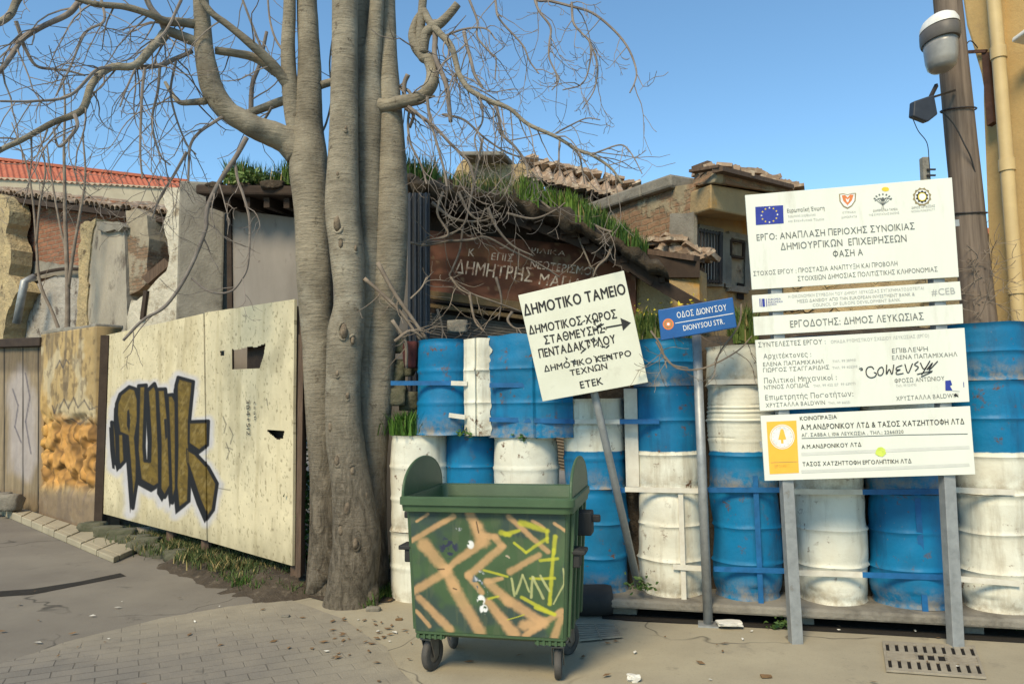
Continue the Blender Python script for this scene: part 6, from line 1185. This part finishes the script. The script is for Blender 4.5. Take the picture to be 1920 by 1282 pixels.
limb(rp([(766, 200), (784, 215), (816, 239), (845, 270), (878, 303), (890, 340)], 7.1, 6.9, 4, 2), 6, 14, name=None)
limb(rp([(915, 190), (930, 200), (936, 225), (943, 253), (965, 275), (985, 303), (990, 330)], 6.7, 6.5, 4, 2), 6, 14, name=None)
limb(rp([(770, 195), (765, 230), (770, 270), (790, 310), (800, 345)], 7.3, 7.2, 3, 1.8), 6, 12, name=None)
limb(rp([(830, 215), (870, 225), (910, 260), (960, 290), (1020, 300)], 7.1, 6.6, 2.6, 1.4), 6, 14, name=None)
limb(rp([(900, 180), (905, 225), (890, 260), (900, 300)], 6.8, 6.7, 2.4, 1.3), 6, 10, name=None)
limb(rp([(1050, 258), (1048, 290), (1050, 330)], 6.3, 6.2, 2.2, 1.3), 5, 6, (.2, .4), name=None)
limb(rp([(1066, 272), (1085, 290), (1092, 320), (1096, 345)], 6.2, 6.2, 2.2, 1.3), 5, 6, (.2, .4), name=None)
limb(rp([(1111, 290), (1130, 282), (1165, 272), (1185, 290), (1204, 326)], 6.0, 5.7, 2, 1.0), 6, 4, (.15, .35), name=None)
limb(rp([(1042, 250), (1070, 235), (1100, 222), (1125, 225)], 6.3, 6.0, 1.8, 1), 6, 4, (.2, .4), name=None)
tr_ = random.Random(77)
def twig(p, d, L, r, lev, curl):
    n = 7; pts = [p]; rs = [r]
    for i in range(n):
        f = i / n; d = (d + Vector((tr_.gauss(0, .16), tr_.gauss(0, .16), tr_.gauss(0, .12))) + Vector((0, 0, (-.22 if f < .45 else .34) * curl))).normalized()
        p = p + d * L / n; pts.append(p); rs.append(max(.0022, r * (1 - .62 * (i + 1) / n)))
        if lev > 0 and i in (2, 3, 4, 5) and tr_.random() < .40:
            s = d.cross(Vector((tr_.gauss(0, 1), tr_.gauss(0, 1), tr_.gauss(0, 1)))).normalized(); twig(p, (d * .5 + s * .8).normalized(), L * tr_.uniform(.35, .65), rs[-1] * .75, lev - 1, curl * tr_.uniform(.5, 1.4))
    TWG.tube(pts, rs, 4, caps=False)
for a, r, n, L, dn in SRC:
    for i in range(int(n * .62)):
        k = min(len(a) - 2, int((.12 + .88 * (i + tr_.random()) / (n * .62)) * (len(a) - 1))); t_ = (a[k + 1] - a[k]).normalized(); s = t_.cross(Vector((tr_.gauss(0, 1), tr_.gauss(0, 1), tr_.gauss(0, 1)))).normalized()
        twig(a[k], (t_ * .55 + s * .75 + Vector((0, 0, -.12))).normalized(), tr_.uniform(*L) * 1.15, min(.0085, max(.0048, r[k] * .45)), 2, tr_.uniform(.35, 1.1))
o = TWG.build('twigs', MT['twig'], tree); o['kind'] = 'stuff'
# root flares and the earth heap at the foot
mb = MB(); r = random.Random(3)
for x, y, d, dx, dy, L in ((606, 1095, 7.4, -.45, -.1, .16), (640, 1120, 7.0, -.2, -.6, .16), (682, 1110, 7.05, .5, -.35, .16), (700, 1085, 7.4, .7, .0, .12), (665, 1125, 7.0, .1, -.7, .12)):
    p = P(x, y, d); p.z = .22; q = p + Vector((dx, dy, 0)).normalized() * L; q.z = -.02; mb.tube(cr([tuple(p) + (.12,), tuple(p.lerp(q, .55) + Vector((0, 0, -.03))) + (.085,), tuple(q) + (.03,)], 5) and [Vector(v[:3]) for v in cr([tuple(p) + (.12,), tuple(p.lerp(q, .55) + Vector((0, 0, -.03))) + (.085,), tuple(q) + (.03,)], 5)], [v[3] for v in cr([tuple(p) + (.12,), tuple(p.lerp(q, .55)) + (.085,), tuple(q) + (.03,)], 5)], 12, .15, 7)
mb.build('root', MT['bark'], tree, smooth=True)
# two thin bare saplings behind the orange wall
def sapling(lst, label, nt, seed):
    global TWG; TWG = MB(); tr_.seed(seed); b = P(*lst[0][0][:2], lst[0][0][2]); t = thing('bare_sapling', (b.x, b.y, 0), label, 'tree', 'thin bare saplings behind the old wall'); mb = MB()
    for p4 in lst:
        a, r = path(p4, 6); a = ([Vector((a[0].x, a[0].y, 0))] if p4 is lst[0] else []) + a; r = [r[0]] * (len(a) - len(r)) + r; mb.tube(a, r, 8, .06, 8)
        for i in range(nt): k = tr_.randrange(len(a) // 3, len(a) - 1); d = (a[k + 1] - a[k]).normalized(); s = d.cross(Vector((tr_.gauss(0, 1), tr_.gauss(0, 1), 0))).normalized(); twig(a[k], (d + s * .6).normalized(), tr_.uniform(.4, 1.1), .006, 1, -.1)
    mb.build('trunk', MT['deadtwig'], t, smooth=True); o = TWG.build('twigs', MT['deadtwig'], t); o['kind'] = 'stuff'
sapling([rp([(126, 640), (127, 560), (125, 480), (122, 400), (121, 330), (120, 270), (122, 200), (118, 140)], 13.1, 13.1, 5, 1.4), rp([(128, 540), (138, 470), (150, 400), (160, 330), (155, 250)], 13.1, 13.0, 3.5, 1.5), rp([(124, 470), (112, 420), (96, 330), (88, 270)], 13.1, 13.2, 2.6, 1.2)], 'bare sapling with a straight stem in front of the brick wall', 7, 5)
sapling([rp([(118, 640), (100, 590), (75, 530), (68, 450), (62, 380), (50, 310), (22, 230)], 13.5, 13.5, 3.5, 1.2), rp([(68, 460), (75, 380), (85, 320), (75, 250)], 13.5, 13.4, 2.4, 1.1)], 'thinner leaning sapling left of the straight one', 5, 6)

# dead creeper hanging over the shop front
TWG = MB(); tr_.seed(9); mb = MB(); cp = []
for l in ([(905, 260), (885, 360), (870, 420), (840, 440), (800, 452)], [(800, 455), (880, 450), (912, 445), (960, 470), (1010, 495), (1050, 520)], [(868, 425), (862, 470), (848, 505), (845, 520), (880, 548), (925, 565), (980, 585)], [(915, 390), (930, 425), (960, 460), (1000, 480)], [(845, 520), (860, 540), (880, 552)], [(950, 400), (1000, 410), (1040, 395), (1060, 380)], [(1010, 375), (1070, 420), (1120, 440), (1150, 450)], [(1080, 430), (1095, 470), (1110, 505)], [(960, 585), (952, 600), (965, 615), (985, 615)], [(770, 455), (800, 460), (850, 450)], [(1150, 445), (1140, 480), (1120, 500), (1112, 520)], [(830, 360), (820, 400), (840, 440), (800, 450)], [(860, 360), (880, 400), (900, 410), (910, 390)], [(1090, 410), (1130, 430), (1160, 440), (1180, 470)], [(810, 380), (850, 410), (900, 415), (940, 400)], [(880, 550), (890, 600), (905, 620)], [(930, 520), (940, 560), (935, 600)], [(820, 580), (830, 620), (825, 650)]):
    d = tr_.uniform(7.85, 8.15); a, r = path(rp(l, d, d - .1, tr_.uniform(2.2, 3.6), 1.5), 6); mb.tube(a, r, 6, .1, 9)
    for i in range(2): k = tr_.randrange(1, len(a) - 1); t_ = (a[k + 1] - a[k]).normalized(); s = t_.cross(Vector((tr_.gauss(0, 1), tr_.gauss(0, 1), tr_.gauss(0, 1)))).normalized(); twig(a[k], (t_ * .5 + s * .7 + Vector((0, 0, -.3))).normalized(), tr_.uniform(.25, .7), .006, 1, .3)
t = thing('dead_creeper', P(930, 760, 8.0).xy.to_3d(), 'tangle of dead bare creeper stems hanging over the old shop front', 'creeper')
mb.build('stem', MT['deadtwig'], t, smooth=True); o = TWG.build('twigs', MT['deadtwig'], t); o['kind'] = 'stuff'
TWG = MB(); mb = MB(); tr_.seed(19)
for l, r0 in (([(683, 522), (720, 555), (755, 590), (790, 640)], 4), ([(708, 492), (740, 550), (775, 600), (800, 636)], 4.5), ([(770, 560), (790, 540), (800, 520)], 2), ([(740, 640), (770, 620), (795, 635)], 3.5), ([(735, 600), (760, 640), (762, 690)], 4)):
    a, r = path(rp(l, 7.0, 7.1, r0, r0 * .7), 5); mb.tube(a, r, 7, .12, 9)
    for i in range(3): k = tr_.randrange(1, len(a) - 1); t_ = (a[k + 1] - a[k]).normalized(); twig(a[k], (t_ + Vector((tr_.gauss(0, .6), tr_.gauss(0, .6), tr_.gauss(0, .6)))).normalized(), tr_.uniform(.2, .5), .006, 1, .2)
q_ = P(745, 640, 7.05); t = thing('dead_branches', q_, 'broken dead branches caught between the trunk and the upper blue drum', 'branch'); mb.build('stem', MT['deadtwig'], t, smooth=True); o = TWG.build('twigs', MT['deadtwig'], t); o['kind'] = 'stuff'
for i, (px, py, d, lb) in enumerate(((770, 665, 7.25, 'dark red rag caught beside the upper blue drum'), (858, 612, 7.5, 'ochre broken stone on top of the upper left drums'))):
    mb = MB(); c_ = P(px, py, d); lump(mb, c_, .14 if i == 0 else .11, 70 + i, (.7, .6, 1.3) if i == 0 else (1.3, .8, .8)); tag(mb.build('rag' if i == 0 else 'stone', mat('dark red cloth', (.10, .03, .03), (.04, .015, .015), 6, .95, .6) if i == 0 else MT['rock'], None, c_, True), lb, 'rag' if i == 0 else 'stone')
mb = MB(); c_ = P(760, 680, 7.35); 
for i in range(9): lump(mb, c_ + Vector((rnd.gauss(0, .07), rnd.gauss(.08, .05), rnd.uniform(-.4, .25))), rnd.uniform(.10, .17), 80 + i, (1, .8, 1))
tag(mb.build('rubble_pile', MT['rock_dark'], None, Vector((c_.x, c_.y, 0)), True), 'dark rubble filling the gap between right trunk and blue drum', 'rubble')
TWG = MB(); mb = MB(); tr_.seed(29)
for l in ([(1240, 660), (1270, 690), (1320, 690), (1380, 660), (1410, 630)], [(1230, 640), (1255, 680), (1290, 690)], [(1390, 570), (1385, 610), (1350, 660), (1340, 690)], [(1220, 620), (1240, 650), (1250, 690)]):
    a, r = path(rp(l, 6.1, 6.1, 2, 1.3), 6); mb.tube(a, r, 5, .1, 9)
    for i in range(4): k = tr_.randrange(1, len(a) - 1); twig(a[k], Vector((tr_.gauss(0, 1), tr_.gauss(0, .5), tr_.gauss(-.4, .6))).normalized(), tr_.uniform(.15, .4), .004, 1, .4)
t = thing('dry_vine', P(1300, 680, 6.1), 'thin dry vine looping below the blue street sign', 'creeper'); mb.build('stem', MT['deadtwig'], t); o = TWG.build('twigs', MT['deadtwig'], t); o['kind'] = 'stuff'
TWG = MB(); tr_.seed(39); mb = MB()
for i in range(40):
    p = P(tr_.uniform(1815, 1868), tr_.uniform(470, 600), 6.75); twig(p, Vector((tr_.gauss(0, 1), tr_.gauss(0, .4), tr_.gauss(.5, .7))).normalized(), tr_.uniform(.15, .5), .004, 1, .2)
p = P(1842, 600, 6.75); o = TWG.build('dry_creeper', MT['deadtwig'], None, p); tag(o, 'dry creeper tangle around the foot of the pole behind the last drum', 'creeper')

# ================================================================== PLANTS AT THE FOOT, GRATES, LITTER
def bush(px, py, d, sx, sz, n, label, size=.06, seed=1, c=((.02, .06, .012), (.06, .13, .025))):
    mb = MB(); r = random.Random(seed); c0 = P(px, py, d); pts = []
    for i in range(n): 
        p = c0 + Vector((r.gauss(0, sx), r.gauss(0, sx * .6), r.gauss(0, sz)))
        if nz(p * 7) > -.22: pts.append(p)
    leaves(mb, pts, size, seed, c); t = thing('shrub', Vector((c0.x, c0.y, 0)), label, 'shrub'); mb.build('foliage', MT['leaf'], t)
    mb = MB()
    for i in range(7): mb.tube([Vector((c0.x + r.gauss(0, .02), c0.y, 0)), c0 + Vector((r.gauss(0, sx), r.gauss(0, sx * .4), r.gauss(sz * .3, sz * .7)))], [.012, .005], 5)
    mb.build('stem', MT['twig'], t)
bush(567, 925, 7.62, .06, .32, 1300, 'dark green ivy shrub between the hoarding edge and the left trunk', .055, 4)
def verge(pts, n, h, seed, label, spread=.10, zz=0, **k):
    mb = MB(); r = random.Random(seed); L = []
    q = [G(*p) for p in pts]
    for _ in range(n):
        i = r.randrange(len(q) - 1); p = q[i].lerp(q[i + 1], r.random()) + Vector((r.gauss(0, spread), r.gauss(0, spread), 0))
        if nz(p * 3.1 + Vector((seed, 0, 0))) > -.12: L.append(p + Vector((0, 0, zz)))
    grass(mb, L, h, .007, seed, 1.0, **k); tag(mb.build('grass', MT['grass']), label, 'grass', None, 'stuff')
verge([(270, 1010), (340, 1040), (430, 1066), (530, 1088)], 11000, .11, 41, 'short dark grass on the verge below the hoarding', .19, .09, c=((.035, .06, .015), (.08, .11, .03)), dry=.25)
verge([(430, 1085), (500, 1105), (545, 1115)], 1500, .12, 42, 'green grass clump at the verge end left of the trunk', .09, c=((.04, .09, .015), (.09, .16, .03)))
verge([(690, 1128), (730, 1118), (775, 1108)], 2600, .13, 43, 'green grass between the tree foot and the dumpster', .12, c=((.04, .09, .015), (.10, .16, .035)))
verge([(725, 1060), (760, 1070), (790, 1085)], 1400, .2, 44, 'taller weeds at the foot of the left white drum', .08, c=((.035, .08, .015), (.09, .15, .03)))
verge([(40, 915), (90, 928)], 500, .08, 45, 'moss line on the kerb stones by the plank gate', .06, c=((.04, .06, .02), (.08, .10, .03)))
for i, (px, py, n, lb) in enumerate(((1466, 1178, 70, 'small weed beside the left leg of the notice board'), (1818, 1180, 60, 'small weed beside the right leg of the notice board'), (1902, 1180, 80, 'weed at the right edge of the photo below the last drum'), (1204, 1105, 60, 'weed at the foot of the parking sign pole'))):
    mb = MB(); r = random.Random(i); c_ = G(px, py) if i < 3 else P(px, py, 6.4); leaves(mb, [c_ + Vector((r.gauss(0, .06), r.gauss(0, .04), abs(r.gauss(0, .05)))) for _ in range(n)], .045, i, ((.04, .09, .02), (.10, .16, .04))); tag(mb.build('weed', MT['leaf'], None, c_), lb, 'plant', 'weeds at the foot of the drum wall')
def grate_plate(c4, nx, ny, solid, label, bar=.5):
    q = [G(*c) for c in c4]; mb = MB(); z1 = .024
    f = lambda u, v: q[0].lerp(q[1], u).lerp(q[3].lerp(q[2], u), v)
    def cell(u0, v0, u1, v1): a = [f(u0, v0), f(u1, v0), f(u1, v1), f(u0, v1)]; mb.hexa([p + Vector((0, 0, .010)) for p in a], [p + Vector((0, 0, z1)) for p in a])
    solid(cell); t = thing('drain_grate', q[0].lerp(q[2], .5), label, 'drain'); mb.build('plate', MT['grate'], t, bevel=.002)
    mb = MB(); mb.add([p + Vector((0, 0, .0125)) for p in q], [(0, 1, 2, 3)]); mb.build('pit', MT['black_void'], t)
def g1(cell):
    for v0, v1 in ((0, .09), (.36, .40), (.60, .64), (.91, 1)): cell(0, v0, 1, v1)
    for v0, v1 in ((.09, .36), (.64, .91)):
        for i in range(11): cell(max(0, i / 10 - .032), v0, min(1, i / 10 + .032), v1)
    cell(0, .40, .03, .60); cell(.97, .40, 1, .60); cell(.42, .40, .46, .6); cell(.53, .40, .57, .60)
    for a, b in ((.03, .36), (.64, .97)):
        for k in range(4): v = .40 + .2 * k / 4; cell(a, v, b, v + .022)
    cell(.33, .40, .36, .6); cell(.64, .40, .67, .6)
grate_plate([(1654, 1206), (1828, 1215), (1850, 1276), (1662, 1262)], 10, 3, g1, 'large pale cast iron drain grate at the lower right')
def g2(cell):
    for i in range(8): cell(0, i / 7.6, 1, i / 7.6 + .055)
    cell(0, 0, .03, 1); cell(.97, 0, 1, 1); cell(.48, 0, .52, 1)
grate_plate([(1078, 1172), (1152, 1174), (1168, 1198), (1086, 1206)], 2, 7, g2, 'dark slotted drain grate right of the dumpster')
def crumple(px, py, s, m, label, cat, seed, name='litter', sq=(1.3, 1, .7)):
    mb = MB(); q = G(px, py); lump(mb, (q.x, q.y, s * .5), s, seed, sq, rough=.7); tag(mb.build(name, MT[m], None, (q.x, q.y, .0)), label, cat)
crumple(1188, 1277, .045, 'paper', 'crumpled white paper on the concrete right of the dumpster', 'litter', 3, 'paper_litter')
crumple(1368, 1178, .085, 'paper', 'flat white plastic bag lying at the gap under the drums', 'litter', 5, 'plastic_bag', (1.6, 1, .25))
crumple(1437, 1271, .03, 'brownleaf', 'orange brown scrap on the concrete near the large drain grate', 'litter', 8, 'scrap', (1.6, 1, .3))
crumple(535, 1158, .03, 'rock', 'broken pale pebbles on the paving left of the tree', 'pebble', 9, 'pebble', (1.6, 1, .5))
crumple(748, 1163, .025, 'brownleaf', 'dark leaf scrap on the paving left of the dumpster', 'litter', 10, 'leaf', (1.6, 1, .4))
mb = MB(); r = random.Random(50)
for i in range(130):
    c_ = G(r.uniform(0, 1900), r.uniform(1110, 1290)) if i > 50 else G(r.gauss(690, 60), r.gauss(1190, 25)); s = r.uniform(.008, .028); a = r.uniform(0, 6.3)
    mb.add([c_ + Vector((s * math.cos(a + k * 1.57) * (1.5 if k % 2 else .7), s * math.sin(a + k * 1.57) * (1.5 if k % 2 else .7), .013 + r.uniform(0, .012))) for k in range(4)], [(0, 1, 2, 3)], 0 if r.random() < .75 else 1)
o = mb.build('leaf_litter', [MT['brownleaf'], MT['paper']]); tag(o, 'scattered dry leaf bits and paper flecks on the paving', 'litter', None, 'stuff')
mb = MB(); a = at(1085, -.35); mb.lathe((a.x, a.y, .13), [(.001, -.26), (.12, -.25), (.13, -.2), (.13, .2), (.12, .25), (.001, .26)], 20, axis='X'); tag(mb.build('rubber_roll', MT['black'], None, (a.x, a.y, 0), True, angle=50), 'dark rolled rubber lump on the ground right of the dumpster', 'roll')
for o in list(S.objects):
    if o.type == 'MESH' and not o.parent and 'label' not in o and 'kind' not in o: print('UNTAGGED', o.name)
